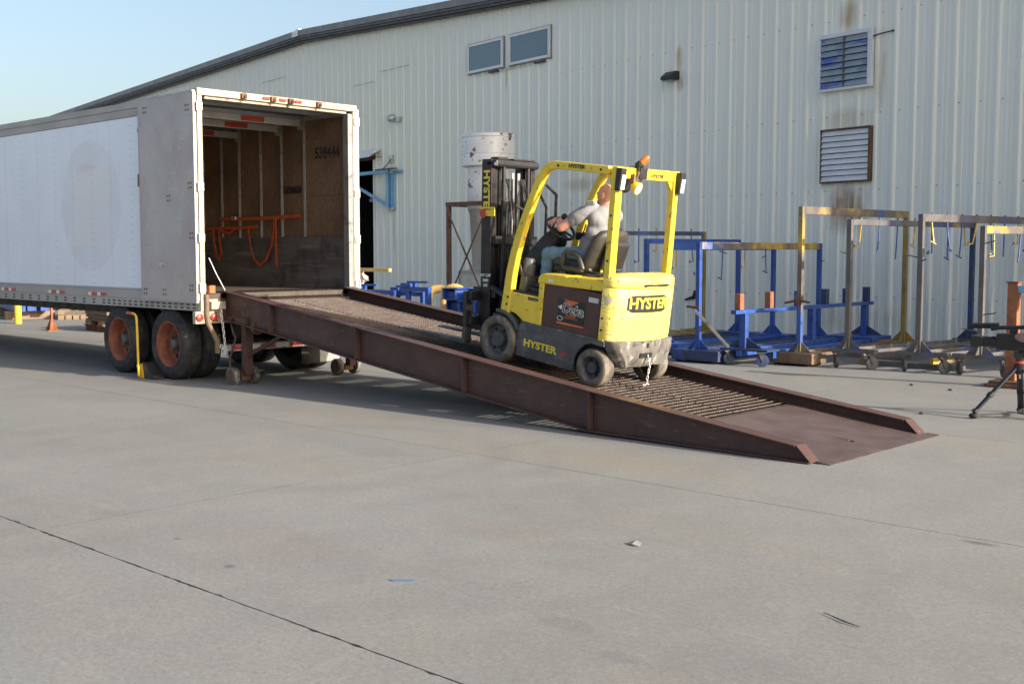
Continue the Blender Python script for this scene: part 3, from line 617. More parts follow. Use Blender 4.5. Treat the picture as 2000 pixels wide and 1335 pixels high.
for x, cols in ((-14.87, 'r'), (-16.45, 'wrwr'), (-17.75, 'wrwr'), (-19.45, 'wrwr'), (-21.0, 'rwr')):
    for c in cols:
        w = .17 if c == 'r' else .10
        tp('reflective_tape', MB().box(x, x + w - .004, YN - .0135, YN - .0105, 1.10, 1.148), M_red if c == 'r' else M_tapew, br); x += w
# floor, underframe
tp('floor', MB().box(XF, XR + .04, YN + .03, YF - .03, 1.13, 1.19), M_floorwood)
um = MB(); x = XR - .5
while x > XF: um.box(x - .03, x + .03, YN + .05, YF - .05, 1.0, 1.128); x -= .45
um.box(-29, -13.5, 9.1, 9.2, .78, 1.0).box(-29, -13.5, 10.0, 10.1, .78, 1.0); tp('underframe', um, M_black)
for y in (8.9, 10.3): tp('landing_leg', MB().box(-26.9, -26.75, y - .07, y + .07, .08, 1.0).box(-27, -26.65, y - .15, y + .15, .02, .08), M_rail)
for y in (8.9, 10.3): tp('axle', MB().tube([(-14.29, y - .2, .48), (-14.29, y + .2, .48)], .07, 10), M_black)
tp('bogie', MB().tube([(-14.29, 8.5, .48), (-14.29, 10.7, .48)], .065, 10).tube([(-15.64, 8.5, .48), (-15.64, 10.7, .48)], .065, 10).box(-16.2, -13.8, 9.05, 9.2, .55, .78).box(-16.2, -13.8, 10.0, 10.15, .55, .78).box(-15.2, -14.7, 9.0, 10.2, .45, .77), M_black)
# wheels
RT = .485
def tyre_prof(r, w, ri):
    p = [(ri, .015), (ri + .04, .0), (ri + .10, -.012), (r - .06, -.004), (r - .02, .02), (r - .004, .045)]
    n = 5; y = .045
    for k in range(n):
        y1 = .045 + (w - .09) * (k + .82) / n; y2 = .045 + (w - .09) * (k + 1) / n
        p += [(r, y + .002), (r, y1)] + ([(r - .012, y1 + .003), (r - .012, y2 - .003)] if k < n - 1 else [])
        y = y2
    return p + [(r - .004, w - .045), (r - .02, w - .02), (r - .06, w + .004), (ri + .10, w + .012), (ri + .04, w), (ri, w - .015)]
def dual(x, y, sgn):
    w = bpy.data.objects.new('wheel', None); COL.objects.link(w); w.parent = T; w.location = (x - TR[0], y - TR[1], RT)
    for k in (0, 1):
        o = (0, sgn * .30 * k, 0)
        obj('tyre', MB().lathe(tyre_prof(RT, .265, .295), o, (0, sgn, 0), 48, False, False), M_rubber, w, smooth=True)
    obj('rim', MB().lathe([(.305, .0), (.315, .004), (.298, .012), (.285, .03), (.278, .15), (.268, .185), (.24, .205)], (0, 0, 0), (0, sgn, 0), 40, False, False), M_rim, w, smooth=True)
    obj('wheel_disc', MB().lathe([(.262, .20), (.22, .205), (.20, .222), (.10, .23), (.0, .23)], (0, 0, 0), (0, sgn, 0), 40, False, False), M_rimd, w, smooth=True)
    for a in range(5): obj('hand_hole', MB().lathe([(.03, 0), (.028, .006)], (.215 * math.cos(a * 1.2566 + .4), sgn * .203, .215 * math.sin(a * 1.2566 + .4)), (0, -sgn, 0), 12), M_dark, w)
    hb = MB().lathe([(.105, .21), (.10, .16), (.075, .13), (.07, .09), (.06, .075), (.0, .072)], (0, 0, 0), (0, sgn, 0), 20, False, False)
    for a in range(10): hb.lathe([(.014, .205), (.014, .18)], (.145 * math.cos(a * .6283), 0, .145 * math.sin(a * .6283)), (0, sgn, 0), 6)
    obj('hub', hb, M_hub, w, smooth=True)
for x in (-14.29, -15.64): dual(x, 8.32, 1); dual(x, 10.86, -1)
tp('mud_flap', MB().box(-13.70, -13.685, 10.1, 10.80, .13, .86), M_plastic); tp('flap_sunlit_patch', MB().box(-13.682, -13.678, 10.42, 10.78, .14, .40), M_alu)  # pale sheet on the flap imitates its sunlit part
# rear frame
fr = tp('post', MB().box(XR - .09, XR + .012, YN - .012, YN + .062, .96, 3.754), M_cream, bev=.008)
f2 = tp('post', MB().box(XR - .09, XR + .012, YF - .055, YF + .012, .96, 3.754), M_cream, bev=.008)
hd = tp('header', MB().box(XR - .10, XR + .02, YN - .012, YF + .012, 3.755, 3.845).box(XR - .14, XR - .02, YN + .12, YF - .15, 3.715, 3.754), M_cream, bev=.008)
for y in (9.34, 9.61, 9.87): tp('marker_lamp', MB().box(XR + .02, XR + .045, y - .055, y + .055, 3.785, 3.822), M_red, hd, bev=.008)
for y in (8.98, 9.45, 9.74, 10.22): tp('latch_keeper', MB().box(XR + .021, XR + .06, y - .04, y + .04, 3.765, 3.83).tube([(XR + .06, y, 3.75), (XR + .08, y, 3.80)], .016, 6), M_rust, hd)
for z in (3.61, 2.58, 1.92, 1.27):
    tp('hinge', MB().box(XR + .013, XR + .03, YN - .012, YN + .055, z - .05, z + .05).tube([(XR + .022, YN - .022, z - .06), (XR + .022, YN - .022, z + .06)], .014, 8), M_galv, fr)
    tp('hinge', MB().box(XR + .013, XR + .03, YF - .045, YF + .02, z - .05, z + .05).tube([(XR + .03, YF + .03, z - .06), (XR + .03, YF + .03, z + .06)], .018, 8), M_galv, f2)
tp('sill', MB().box(XR - .12, XR + .02, YN + .09, YF - .09, 1.03, 1.188).box(XR - .12, XR + .012, YN + .02, YF - .02, .80, 1.028), M_cream, bev=.01)
tp('dock_bumper', MB().box(XR + .021, XR + .085, 8.40, 8.62, .985, 1.09), M_cream, bev=.012); tp('dock_bumper', MB().box(XR + .021, XR + .085, 10.58, 10.80, .985, 1.09), M_cream, bev=.012)
for y in (8.255, 8.47, 10.72): tp('tail_lamp', MB().lathe([(.05, 0), (.05, .02), (.03, .034)], (XR + .018, y, .885), (1, 0, 0), 16), M_red, smooth=True)
tp('lamp_bracket', MB().box(XR - .06, XR + .016, YN - .10, YN + .02, .80, .962), M_cream, bev=.01)
tp('corner_lamp', MB().box(XR + .03, XR + .07, 8.385, 8.47, 1.20, 1.30), M_prtorange, bev=.006)
ib = tp('impact_bar', MB().box(XR - .14, XR - .04, 8.75, 10.75, .405, .50).box(XR - .12, XR - .05, 9.0, 9.12, .50, .81).box(XR - .12, XR - .05, 10.3, 10.42, .50, .81), M_cream, bev=.008)
y = 8.78
for c in 'rwrwrwrw': tp('reflective_tape', MB().box(XR - .039, XR - .036, y, y + .21, .425, .485), M_red if c == 'r' else M_tapew, ib); y += .235
tp('guard_pipe', MB().tube([(XR + .03, 8.36, 1.18), (XR + .03, 8.36, .92), (XR + .035, 8.375, .80), (XR + .06, 8.44, .66), (XR + .07, 8.485, .56), (XR + .06, 8.49, .41)], .034, 12), M_rustbox, smooth=True)
# open door folded against the near side
D = tp('rear_door', MB().box(-14.79, -13.425, YN - .062, YN - .026, 1.085, 3.80), M_door, bev=.004, label='open rear door folded flat against the trailer side')
tp('door_edge', MB().box(-14.80, -13.415, YN - .066, YN - .022, 1.07, 1.10).box(-14.80, -13.415, YN - .066, YN - .022, 3.79, 3.815).box(-14.808, -14.78, YN - .064, YN - .0205, 1.10, 3.79).box(-13.43, -13.405, YN - .064, YN - .0205, 1.10, 3.79), M_alu, D)
for x, z in ((-13.55, 3.60), (-13.52, 2.6), (-13.5, 1.95), (-13.53, 1.27), (-14.62, 3.65), (-14.7, 1.2), (-14.2, 1.2), (-14.05, 2.45)):
    bt = MB()
    for a in (-.03, .03):
        for c in (-.03, .03): bt.lathe([(.016, 0), (.012, .008)], (x + a, YN - .062, z + c), (0, -1, 0), 8)
    tp('bolt_group', bt, M_rustbox, D)
tp('door_latch', MB().box(-14.835, -14.80, YN - .07, YN - .01, 2.63, 2.80).tube([(-14.83, YN - .04, 3.45), (-14.85, YN - .04, 3.40), (-14.83, YN - .04, 3.33)], .01, 6), M_rustbox, D)
tp('door_seal', MB().box(-14.826, -14.81, YN - .045, YN - .02, 1.15, 2.6), M_plastic, D)
tp('door_hold', MB().box(-14.30, -14.2, YN - .087, YN - .062, 1.56, 1.59).tube([(-14.25, YN - .077, 1.6), (-14.25, YN - .077, 1.54)], .01, 6), M_galv, D)
tp('rear_door', MB().box(-14.79, -13.45, YF + .06, YF + .10, 1.085, 3.80), M_door)
# inside: plywood panels between logistic posts, scuff liner, roof bows
px = [-13.52, -14.55, -15.134, -15.69, -16.29, -16.80, -17.35, -17.9, -18.5, -19.1, -19.7, -20.3, -21.0]
for i in range(len(px) - 1):
    x1, x0 = px[i] - .03, px[i + 1] + .03
    if i == 0:
        tp('wall_panel', MB().box(x0, x1, YF - .062, YF - .05, 2.575, 3.70), M_ply); tp('wall_panel', MB().box(x0, x1, YF - .062, YF - .05, 1.98, 2.571), M_ply)
    else: tp('wall_panel', MB().box(x0, x1, YF - .062, YF - .05, 1.98, 3.70), M_ply)
    xx = px[i + 1]; tp('logistic_post', MB().box(xx - .032, xx + .032, YF - .075, YF - .05, 1.96, 3.70).box(xx - .012, xx + .012, YF - .085, YF - .074, 1.97, 3.69), M_postg, bev=.003)
tp('wall_panel', MB().box(XF, -21, YF - .062, YF - .05, 1.98, 3.70), M_ply)
tp('scuff_liner', MB().box(XF, -13.50, YF - .072, YF - .05, 1.19, 1.978), M_scuff)
tp('lining', MB().box(XF, -13.53, YN + .032, YN + .045, 1.19, 3.70), M_ply)
tp('corner_jamb', MB().box(-13.52, -13.40, YF - .14, YF - .056, 1.19, 3.72), M_postg, bev=.004)
x = -13.95
while x > -22: tp('roof_bow', MB().box(x - .03, x + .03, YN + .05, YF - .05, 3.72, 3.766), M_alu); x -= .6
tp('roof_dark_liner', MB().box(XF, -13.53, YN + .05, YF - .05, 3.767, 3.7695), M_frame)  # dark sheet added so the roof underside reads darker inside
tp('cornice', MB().box(XF, -13.53, YF - .10, YF - .05, 3.702, 3.768), M_alu)
place_t = lambda mb: shift(mb, TR)
tx = place(text_mb('538444', .225, .007, .86, 0, .002, 1.02), (-13.99, YF - .0645, 3.20), (1, 0, 0), (0, 0, 1)); tp('stencil_number', tx, M_steno)
tp('black_smear', MB().box(-15.09, -14.63, YF - .0655, YF - .0635, 2.63, 2.74), M_steno)
# cargo bars stowed under the roof
for k, (x, z, lab) in enumerate(((-14.62, 3.67, 'white cargo bar with red tape, nearest the trailer opening, under its roof'), (-15.2, 3.63, 'white cargo bar with red tape, second from the trailer opening, under its roof'), (-16.28, 3.60, 'white cargo bar with red tape, deepest inside the trailer, under its roof'))):
    t = thing('cargo_bar', lab, 'cargo bar', (x, 9.6, z), group='cargo bars under the trailer roof')
    obj('bar', MB().box(-.03, .03, -1.2, 1.19, -.045, .055), M_barw, t, bev=.004)
    for yy in ((-.9, -.55), (.15, .55)): obj('red_tape', MB().box(.0305, .033, yy[0] + .1 * k, yy[1] + .1 * k, -.035, .042), M_red, t)
    obj('end_fitting', MB().box(-.04, .04, 1.19, 1.26, -.1, .1), M_galv, t)
# ratchet straps
def ribbon(pts, w, th=.004, wd=(0, 0, 1)):
    mb = MB(); pts = [Vector(p) for p in pts]; W = Vector(wd).normalized(); rings = []
    for i, p in enumerate(pts):
        t_ = (pts[min(i + 1, len(pts) - 1)] - pts[max(i - 1, 0)]).normalized(); n_ = t_.cross(W).normalized()
        rings.append([p + W * w / 2 + n_ * th / 2, p - W * w / 2 + n_ * th / 2, p - W * w / 2 - n_ * th / 2, p + W * w / 2 - n_ * th / 2])
    return mb.loft(rings)
def ribbon_v(pts, w, th=.004):
    """hanging tape whose width runs along X and turns with the loop"""
    mb = MB(); pts = [Vector(p) for p in pts]; rings = []
    for i, p in enumerate(pts):
        t_ = (pts[min(i + 1, len(pts) - 1)] - pts[max(i - 1, 0)]).normalized(); n_ = Vector((0, -1, 0)); W = t_.cross(n_).normalized()
        rings.append([p + W * w / 2 + n_ * th, p - W * w / 2 + n_ * th, p - W * w / 2, p + W * w / 2])
    return mb.loft(rings)
ys = YF - .095
t = thing('cargo_strap', 'long orange ratchet strap along the plywood with a drooping loop', 'strap', (-15.6, ys, 2.27))
q = lambda *a: tuple(a[i] - (-15.6, ys, 2.27)[i] for i in range(3))
obj('webbing', ribbon([q(-14.60, ys, 2.285), q(-15.2, ys, 2.27), q(-15.9, ys, 2.265), q(-16.82, ys, 2.275)], .055), M_strap, t)
obj('loop', ribbon_v([q(-15.28, ys - .01, 2.26), q(-15.28, ys - .02, 2.1), q(-15.36, ys - .02, 1.82), q(-15.52, ys - .02, 1.60), q(-15.68, ys - .02, 1.53), q(-15.84, ys - .02, 1.62), q(-15.93, ys - .02, 1.83), q(-15.97, ys - .02, 2.02), q(-16.0, ys - .01, 2.13)], .05), M_strap, t)
obj('tail', ribbon_v([q(-15.22, ys - .03, 2.27), q(-15.22, ys - .035, 2.0), q(-15.215, ys - .035, 1.72), q(-15.22, ys - .03, 1.50)], .05), M_strap, t)
obj('ratchet', MB().box(*[v for v in (-.86, -.74, -.03, .0, -.02, .04)]), M_galv, t, bev=.006)
t = thing('cargo_strap', 'short orange ratchet strap hanging in a bundle deep inside the trailer', 'strap', (-16.6, ys, 2.13))
q2 = lambda *a: tuple(a[i] - (-16.6, ys, 2.13)[i] for i in range(3))
obj('webbing', ribbon([q2(-15.75, ys, 2.14), q2(-16.3, ys, 2.12), q2(-17.3, ys, 2.125)], .05), M_strap, t)
obj('loop', ribbon_v([q2(-16.83, ys - .02, 2.12), q2(-16.80, ys - .03, 1.9), q2(-16.76, ys - .03, 1.70), q2(-16.82, ys - .03, 1.60), q2(-16.90, ys - .03, 1.66), q2(-16.98, ys - .03, 1.9), q2(-17.0, ys - .02, 2.1)], .06), M_strap, t)
obj('fold', ribbon_v([q2(-16.35, ys - .02, 2.12), q2(-16.5, ys - .03, 2.03), q2(-16.68, ys - .03, 2.06), q2(-16.8, ys - .02, 2.12)], .05), M_strap, t)
# tether from the post to the ramp
single('tether_cord', MB().tube([(-13.36, 8.40, 1.66), (-13.35, 8.5, 1.45), (-13.34, 8.62, 1.235)], .006, 6), M_white, 'thin white cord tied between trailer post and ramp corner', 'cord', (-13.36, 8.40, 1.66))

# ------------------------------------------------------------------ yard ramp
RO = (-4.62, 9.68, 0)
RP = thing('yard_ramp', 'long dark brown steel loading ramp with grating deck leading into the trailer', 'ramp', RO)
def rp(name, mb, m, parent=None, **k): return obj(name, shift(mb, RO), m, parent or RP, **k)
SL = .124; ANG = math.atan(SL)
def zd(x): return SL * (-4.62 - x)
def ctop(x): return zd(x) + (.10 + .035 * max(0, min(1, (-7 - x) / 6.4)))
XT = -13.36
def girder(yw, sgn):
    """sgn: -1 outer side towards -Y"""
    top_ = [(XT, ctop(XT)), (-10, ctop(-10)), (-7.1, ctop(-7.1)), (-4.87, ctop(-4.87))]
    bot = [(-4.735, .012), (-7.1, .035), (XT, .862)]
    w = rp('girder_web', MB().prism(top_ + bot, yw - .008, yw + .008), M_ramp)
    y0, y1 = yw - .085, yw + .085
    fl = MB()
    for a, b in zip(top_[:-1], top_[1:]): fl.prism([a, b, (b[0], b[1] + .014), (a[0], a[1] + .014)], y0, y1)
    fl.prism([(-4.87, ctop(-4.87) + .014), (-4.735, .012), (-4.720, .012), (-4.857, ctop(-4.87) + .014)], y0 + .01, y1 - .01)
    rp('top_flange', fl, M_ramp, bev=.003)
    rp('bottom_flange', MB().prism([(XT, .862), (-7.1, .035), (-7.1, .020), (XT, .847)], y0, y1).prism([(-7.1, .035), (-4.735, .018), (-4.735, .004), (-7.1, .020)], y0, y1), M_ramp, bev=.003)
    for x in (-12.30, -10.6, -8.82, -7.09):
        zb = .035 + (.862 - .035) * max(0, (-7.1 - x) / (-7.1 - XT)) + .004
        a = yw + sgn * .083; rp('stiffener', MB().box(x - .008, x + .008, min(a, yw + sgn * .009), max(a, yw + sgn * .009), zb, ctop(x) - .004), M_ramp)
        wd = MB(); z = zb + .03
        while z < ctop(x) - .03: wd.box(x + .0085, x + .018, yw + sgn * .0085 - .004, yw + sgn * .0085 + .004, z, z + .022); z += .05
        rp('weld_bead', wd, M_galv if False else M_grate, w, kind='stuff')
    rp('end_plate', MB().box(XT - .012, XT, y0, y1, .862, ctop(XT)), M_ramp)
YWN, YWF = 8.66, 10.70
girder(YWN, -1); girder(YWF, 1)
# deck joists and an unseen added spine
jo = -7.55
while jo > -13.3:
    rp('joist', MB().prism([(jo - .05, zd(jo) - .035), (jo + .05, zd(jo) - .045), (jo + .05, zd(jo) - .16), (jo - .05, zd(jo) - .16)], YWN + .01, YWF - .01), M_ramp); jo -= .56
rp('shade_box', MB().prism([(XT, zd(XT) - .04), (-6.2, zd(-6.2) - .04), (-6.2, zd(-6.2) - .13), (XT, zd(XT) - .16)], 9.36, 9.95), M_ramp)  # wide box added out of view to shade the middle of the ground stripes
# grating panels: serrated cross bars and bearing bars
XG0, XG1 = -13.34, -6.07
def grating(y0, y1, xa, xb):
    mb = MB(); x = xa
    while x < xb:
        z = zd(x); mb.prism([(x - .003, z + .004), (x + .003, z + .003), (x + .003, z - .015), (x - .003, z - .015)], y0, y1)
        x += .0875
    o = rp('serrated_bars', mb, M_bar); o['kind'] = 'stuff'
    mb = MB(); y = y0 + .004
    while y < y1:
        mb.prism([(xa, zd(xa) - .008), (xb, zd(xb) - .008), (xb, zd(xb) - .030), (xa, zd(xa) - .030)], y - .002, y + .002); y += .042
    o = rp('bearing_bars', mb, M_grate); o['kind'] = 'stuff'
for xa, xb in ((XG0, -11.45), (-11.42, -9.65), (-9.62, -7.87), (-7.84, XG1)):
    grating(YWN + .012, 9.672, xa, xb); grating(9.688, YWF - .012, xa, xb)
# tread plate with a keyhole slot
bm = bmesh.new()
def loop(pts):
    vs = [bm.verts.new(p) for p in pts]; return [bm.edges.new((vs[i], vs[(i + 1) % len(vs)])) for i in range(len(vs))]
x0, x1 = -6.055, -4.585
pl = lambda x, y: (x - RO[0], y - RO[1], zd(x) + .004 if x < -4.7 else .018 - .012 * (x + 4.7) / .115)
E1 = loop([pl(x0, YWN + .01), pl(-4.71, YWN + .01), pl(-4.70, YWN + .0), pl(x1, YWN - .0), pl(x1, YWF + .10), pl(-4.70, YWF + .10), pl(-4.71, YWF - .01), pl(x0, YWF - .01)])
hole = [(-5.12, 9.672), (-4.97, 9.678), (-4.955, 9.66), (-4.925, 9.655), (-4.90, 9.672), (-4.90, 9.70), (-4.925, 9.718), (-4.955, 9.712), (-4.97, 9.696), (-5.12, 9.69)]
E2 = loop([pl(*p) for p in hole])
bmesh.ops.triangle_fill(bm, edges=E1 + E2, use_beauty=True)
ext = bmesh.ops.extrude_face_region(bm, geom=list(bm.faces)); bmesh.ops.translate(bm, verts=[v for v in ext['geom'] if isinstance(v, bmesh.types.BMVert)], vec=(0, 0, -.012))
bmesh.ops.recalc_face_normals(bm, faces=bm.faces); me = bpy.data.meshes.new('toe_plate'); bm.to_mesh(me); bm.free()
obj('toe_plate', me, M_tread, RP)
rp('toe_slot_shade', MB().prism([(-6.06, zd(-6.06) - .02), (-4.8, .012), (-4.8, .006), (-6.06, zd(-6.06) - .03)], YWN + .02, YWF - .02), M_dark)  # dark sheet standing in for the shade below the keyhole slot
rp('nosing', MB().box(XG1 - .0, XG1 + .012, YWN + .012, YWF - .012, zd(XG1) - .03, zd(XG1) + .006), M_grate)
rp('dock_lip', MB().prism([(-13.345, 1.085), (-13.42, 1.150), (-13.80, 1.196), (-13.80, 1.206), (-13.42, 1.162), (-13.345, 1.097)], YWN + .12, YWF - .12), M_grate)
# undercarriage: two posts with pairs of steel wheels
def leg(y0, far):
    w = rp('leg', MB().box(-13.02, -12.92, y0 - .055, y0 + .055, .14, .98 if not far else .95).box(-13.1, -12.86, y0 - .10, y0 + .10, .80, .88), M_ramp, bev=.004)
    rp('swivel', MB().lathe([(.07, 0), (.07, .14)], (-13.0, y0 + .12, .78), (0, 1, 0), 14).lathe([(.09, 0), (.09, .04)], (-12.75, y0, .76), (1, 0, 0), 14), M_rust, w, smooth=True)
    rp('fork', MB().box(-13.10, -13.0, y0 - .07, y0 + .07, .07, .16), M_rust, w)
    for yy in (y0 - .15, y0 + .15):
        rp('wheel', MB().lathe([(.03, -.04), (.095, -.04), (.118, -.032), (.118, .032), (.095, .04), (.03, .04)], (-13.08, yy, .118), (0, 1, 0), 26), M_cwgrey, w, smooth=True)
        rp('wheel_disc', MB().lathe([(.088, -.046), (.088, .046)], (-13.08, yy, .118), (0, 1, 0), 20).lathe([(.03, -.06), (.03, .06)], (-13.08, yy, .118), (0, 1, 0), 10), M_rust, w, smooth=True)
    rp('axle', MB().tube([(-13.08, y0 - .2, .118), (-13.08, y0 + .2, .118)], .018, 8), M_rust, w)
    if not far:
        rp('crank_rod', MB().tube([(-13.18, y0 - .1, .80), (-13.10, y0 - .12, .68), (-13.05, y0 - .12, .62), (-13.10, y0 - .13, .48), (-13.16, y0 - .14, .36), (-13.16, y0 - .14, .26), (-13.09, y0 - .14, .14)], .014, 8), M_ramp, w, smooth=True)
        rp('brace', MB().tube([(-12.98, y0 - .02, .36), (-12.2, y0 + .1, .72)], .022, 8).tube([(-12.95, y0 + .05, .42), (-12.3, y0 + .2, .74)], .018, 8), M_ramp, w, smooth=True)
        rp('hydraulic_line', MB().tube([(-13.25, y0 + .0, .83), (-12.4, y0 + .02, .80)], .02, 8).tube([(-13.3, y0 - .06, .86), (-13.22, y0 - .06, .86)], .03, 8), M_rust, w, smooth=True)
leg(8.70, False); leg(10.42, True)
# safety chain
def link_mesh(L, w, r):
    pts = []
    for k in range(14):
        a = 2 * math.pi * k / 14; pts.append(((w / 2 - r) * math.cos(a), 0, (L / 2 - w / 2) * (1 if math.sin(a) >= 0 else -1) + (w / 2 - r) * math.sin(a)))
    return MB().tube(pts, r, 6, close=True)
LM = link_mesh(.062, .036, .006).mesh('link'); LM.materials.append(M_chain)
for p in LM.polygons: p.use_smooth = True
def chain(name, label, base, pts_dirs, sc=1.):
    t = thing(name, label, 'chain', base)
    for i, (p, d, roll) in enumerate(pts_dirs):
        o = bpy.data.objects.new('link', LM); COL.objects.link(o); o.parent = t
        o.location = tuple(p[k] - base[k] for k in range(3)); o.scale = (sc,) * 3
        o.rotation_euler = (Vector(d).to_track_quat('Z', 'X').to_matrix() @ Matrix.Rotation(roll, 3, 'Z')).to_euler()
    return t
L = []; z = .955
for i in range(11): L.append(((-13.30 + .004 * i, 8.53 + .003 * i, z), (.05, .03, -1), R(20) + (R(90) if i % 2 else 0))); z -= .047
rc = random.Random(5)
for i in range(16): L.append(((-13.26 + rc.uniform(-.05, .05), 8.57 + rc.uniform(-.06, .06), .43 + rc.uniform(-.06, .07)), (rc.uniform(-1, 1), rc.uniform(-1, 1), rc.uniform(-1, 1)), rc.uniform(0, 6)))
chain('safety_chain', 'bright steel chain hanging bunched between trailer bumper and ramp end', (-13.28, 8.55, .98), L, 1.1)
# wheel chock with handle
t = thing('wheel_chock', 'black rubber wheel chock with tall yellow handle and red grip', 'wheel chock', (-14.72, 8.22, 0))
obj('wedge', MB().prism([(-.06, .0), (.30, .0), (.30, .05), (.20, .10), (.06, .22), (-.02, .22)], -.06, .16), M_plastic, t, bev=.01)
obj('plate', MB().prism([(-.07, .005), (.06, .005), (.03, .16), (.03, .20), (-.05, .20)], -.068, -.061), M_boly, t)
obj('handle', MB().tube([(-.03, -.09, .03), (-.04, -.09, .4), (-.05, -.09, .80), (-.065, -.09, .855), (-.11, -.09, .885), (-.17, -.09, .89)], .017, 10), M_boly, t, smooth=True)
obj('grip', MB().tube([(-.165, -.09, .89), (-.31, -.09, .892)], .021, 10), M_red, t, smooth=True)
obj('ring', MB().tube([(-.09 + .018 * math.cos(a * .785), -.075, .165 + .022 * math.sin(a * .785)) for a in range(8)], .005, 6, close=True), M_galv, t)

# ------------------------------------------------------------------ forklift (local +x to its rear, +y to its right, z normal to the ramp)
FX, FY = -8.1, 9.68
F = thing('forklift', 'yellow and black electric forklift driving up the brown ramp', 'forklift', (FX, FY, zd(FX) + .006), (0, ANG, 0))
def fp(name, mb, m, parent=None, **k): return obj(name, mb, m, parent or F, **k)
# wheels
def fwheel(x, y, sgn, r, w, rh):
    e = bpy.data.objects.new('wheel', None); COL.objects.link(e); e.parent = F; e.location = (x, y, r)
    obj('tyre', MB().lathe([(rh, .01), (rh + .015, 0), (r - .025, .0), (r - .006, .012), (r, .035), (r, w - .035), (r - .006, w - .012), (r - .025, w), (rh, w)], (0, 0, 0), (0, sgn, 0), 44, False, False), M_cush, e, smooth=True)
    obj('rim', MB().lathe([(rh, .012), (rh - .012, .03), (rh - .03, .06), (rh * .55, .065), (rh * .5, .03), (rh * .45, .02), (0, .018)], (0, 0, 0), (0, sgn, 0), 32, False, False), M_frame, e, smooth=True)
    b = MB()
    for a in range(6): b.lathe([(.013, .065), (.013, .042)], (rh * .68 * math.cos(a * 1.047), 0, rh * .68 * math.sin(a * 1.047)), (0, sgn, 0), 6)
    obj('lug_bolts', b, M_black, e, kind='stuff')
fwheel(-.78, -.565, 1, .262, .19, .175); fwheel(-.78, .565, -1, .262, .19, .175)
fwheel(.555, -.545, 1, .197, .165, .12); fwheel(.555, .545, -1, .197, .165, .12)
# tread cuts on the front tyres
# chassis
arch = [(.555 + .245 * math.cos(a), .20 + .245 * math.sin(a)) for a in (R(170), R(145), R(120), R(95), R(75))]
side = [(-.50, .135), (.295, .115), (.315, .14)] + arch + [(.69, .435), (.69, .485), (-.25, .505), (-.45, .505), (-.485, .47), (-.505, .40)]
c = fp('chassis', MB().prism(side, -.53, -.50).prism(side, .50, .53).box(-1.05, .3, -.36, .36, .12, .50).box(.3, .66, -.37, .37, .30, .50), M_frame, bev=.006)
fp('step_tread', MB().prism([(-.47, .508), (.68, .488), (.68, .494), (-.47, .516)], -.535, -.50), M_cwgrey, c)
fender = [(-.78 + .30 * math.cos(a), .262 + .30 * math.sin(a)) for a in (R(28), R(45), R(62), R(80), R(100))]; fo = [(-.78 + .33 * math.cos(a), .262 + .335 * math.sin(a)) for a in (R(100), R(80), R(62), R(45), R(28))]
for y0 in (-.545, .36): fp('fender', MB().prism(fender + fo, y0, y0 + .185), M_frame, bev=.004)
tx = place(text_mb('HYSTER', .105, .0035, 1.28, 0, .003), (-.165, -.532, .285), (1, 0, -.035), (0, 0, 1)); fp('lettering', tx, M_prtyel, c)
tx = place(text_mb('5.0', .06, .002, 1.2, 0, .003), (.175, -.532, .27), (1, 0, -.035), (0, 0, 1)); fp('lettering', tx, M_red, c)
# front body and floor
b = fp('step_body', MB().prism([(-.69, .60), (-.655, .80), (-.245, .80), (-.245, .503), (-.45, .508), (-.56, .57)], -.515, .515), M_yellow, bev=.012)
fp('floor_mat', MB().box(-.66, -.25, -.49, .44, .801, .822), M_plastic)
fp('side_panel', MB().box(-.62, -.26, .44, .515, .802, 1.06), M_yellow, bev=.012)
fp('cowl', MB().prism([(-.86, .56), (-.70, .56), (-.62, .80), (-.60, .98), (-.66, 1.12), (-.80, 1.12), (-.88, .9)], -.42, .42), M_plastic, bev=.02)
tx = place(text_mb('E50XN', .045, .002, 1.1, 0, .003), (-.33, -.5165, .765), (1, 0, 0), (0, 0, 1)); fp('lettering', tx, M_prtblack, b)
fp('tank', MB().lathe([(.065, 0), (.07, .02), (.07, .16), (.05, .19)], (-.60, -.33, .98), (0, 0, 1), 16).box(-.70, -.54, -.42, -.25, .82, .98), M_frame, smooth=True)
fp('pedals', MB().box(-.5, -.36, -.40, -.28, .823, .87).box(-.48, -.34, -.36, -.22, .88, .92), M_plastic, bev=.008)
# battery bay and hood
fp('bay_pillar', MB().box(-.262, -.195, -.518, .518, .505, .955), M_yellow, bev=.008)
fp('battery_panel', MB().box(-.192, .588, -.508, .508, .497, .962), M_batt, bev=.004)
fp('battery_core', MB().box(.55, .66, -.49, .49, .49, 1.0), M_black)
hood = [(-.285, .945), (-.285, 1.005), (-.255, 1.045), (-.20, 1.062), (.09, 1.075), (.11, 1.06), (.13, 1.075), (.60, 1.085), (.60, .985), (.1, .962), (-.2, .955)]
H = fp('hood', MB().prism(hood, -.522, .522), M_yellow, bev=.014)
fp('decal', MB().box(-.14, -.075, -.5245, -.5225, .982, 1.012), M_prtwhite, H)
fp('label_plate', MB().box(.42, .55, -.5105, -.5085, .855, .905), M_prtgrey)
dec = fp('battery_sticker', MB().box(.02, .385, -.5105, -.5085, .565, .835), M_prtblack)
fp('sticker_triangle', MB().prism([(.09, .832), (.30, .828), (.20, .772)], -.5125, -.5107), M_prtorange, dec)
fp('sticker_flame', MB().prism([(.022, .745), (.075, .775), (.075, .72)], -.5125, -.5107), M_prtwhite, dec)
fp('sticker_name', place(text_mb('Deka', .135, .0065, 1.0, .15, .002), (.225, -.512, .735), (1, 0, -.06), (.0, 0, 1)), M_prtwhite, dec)
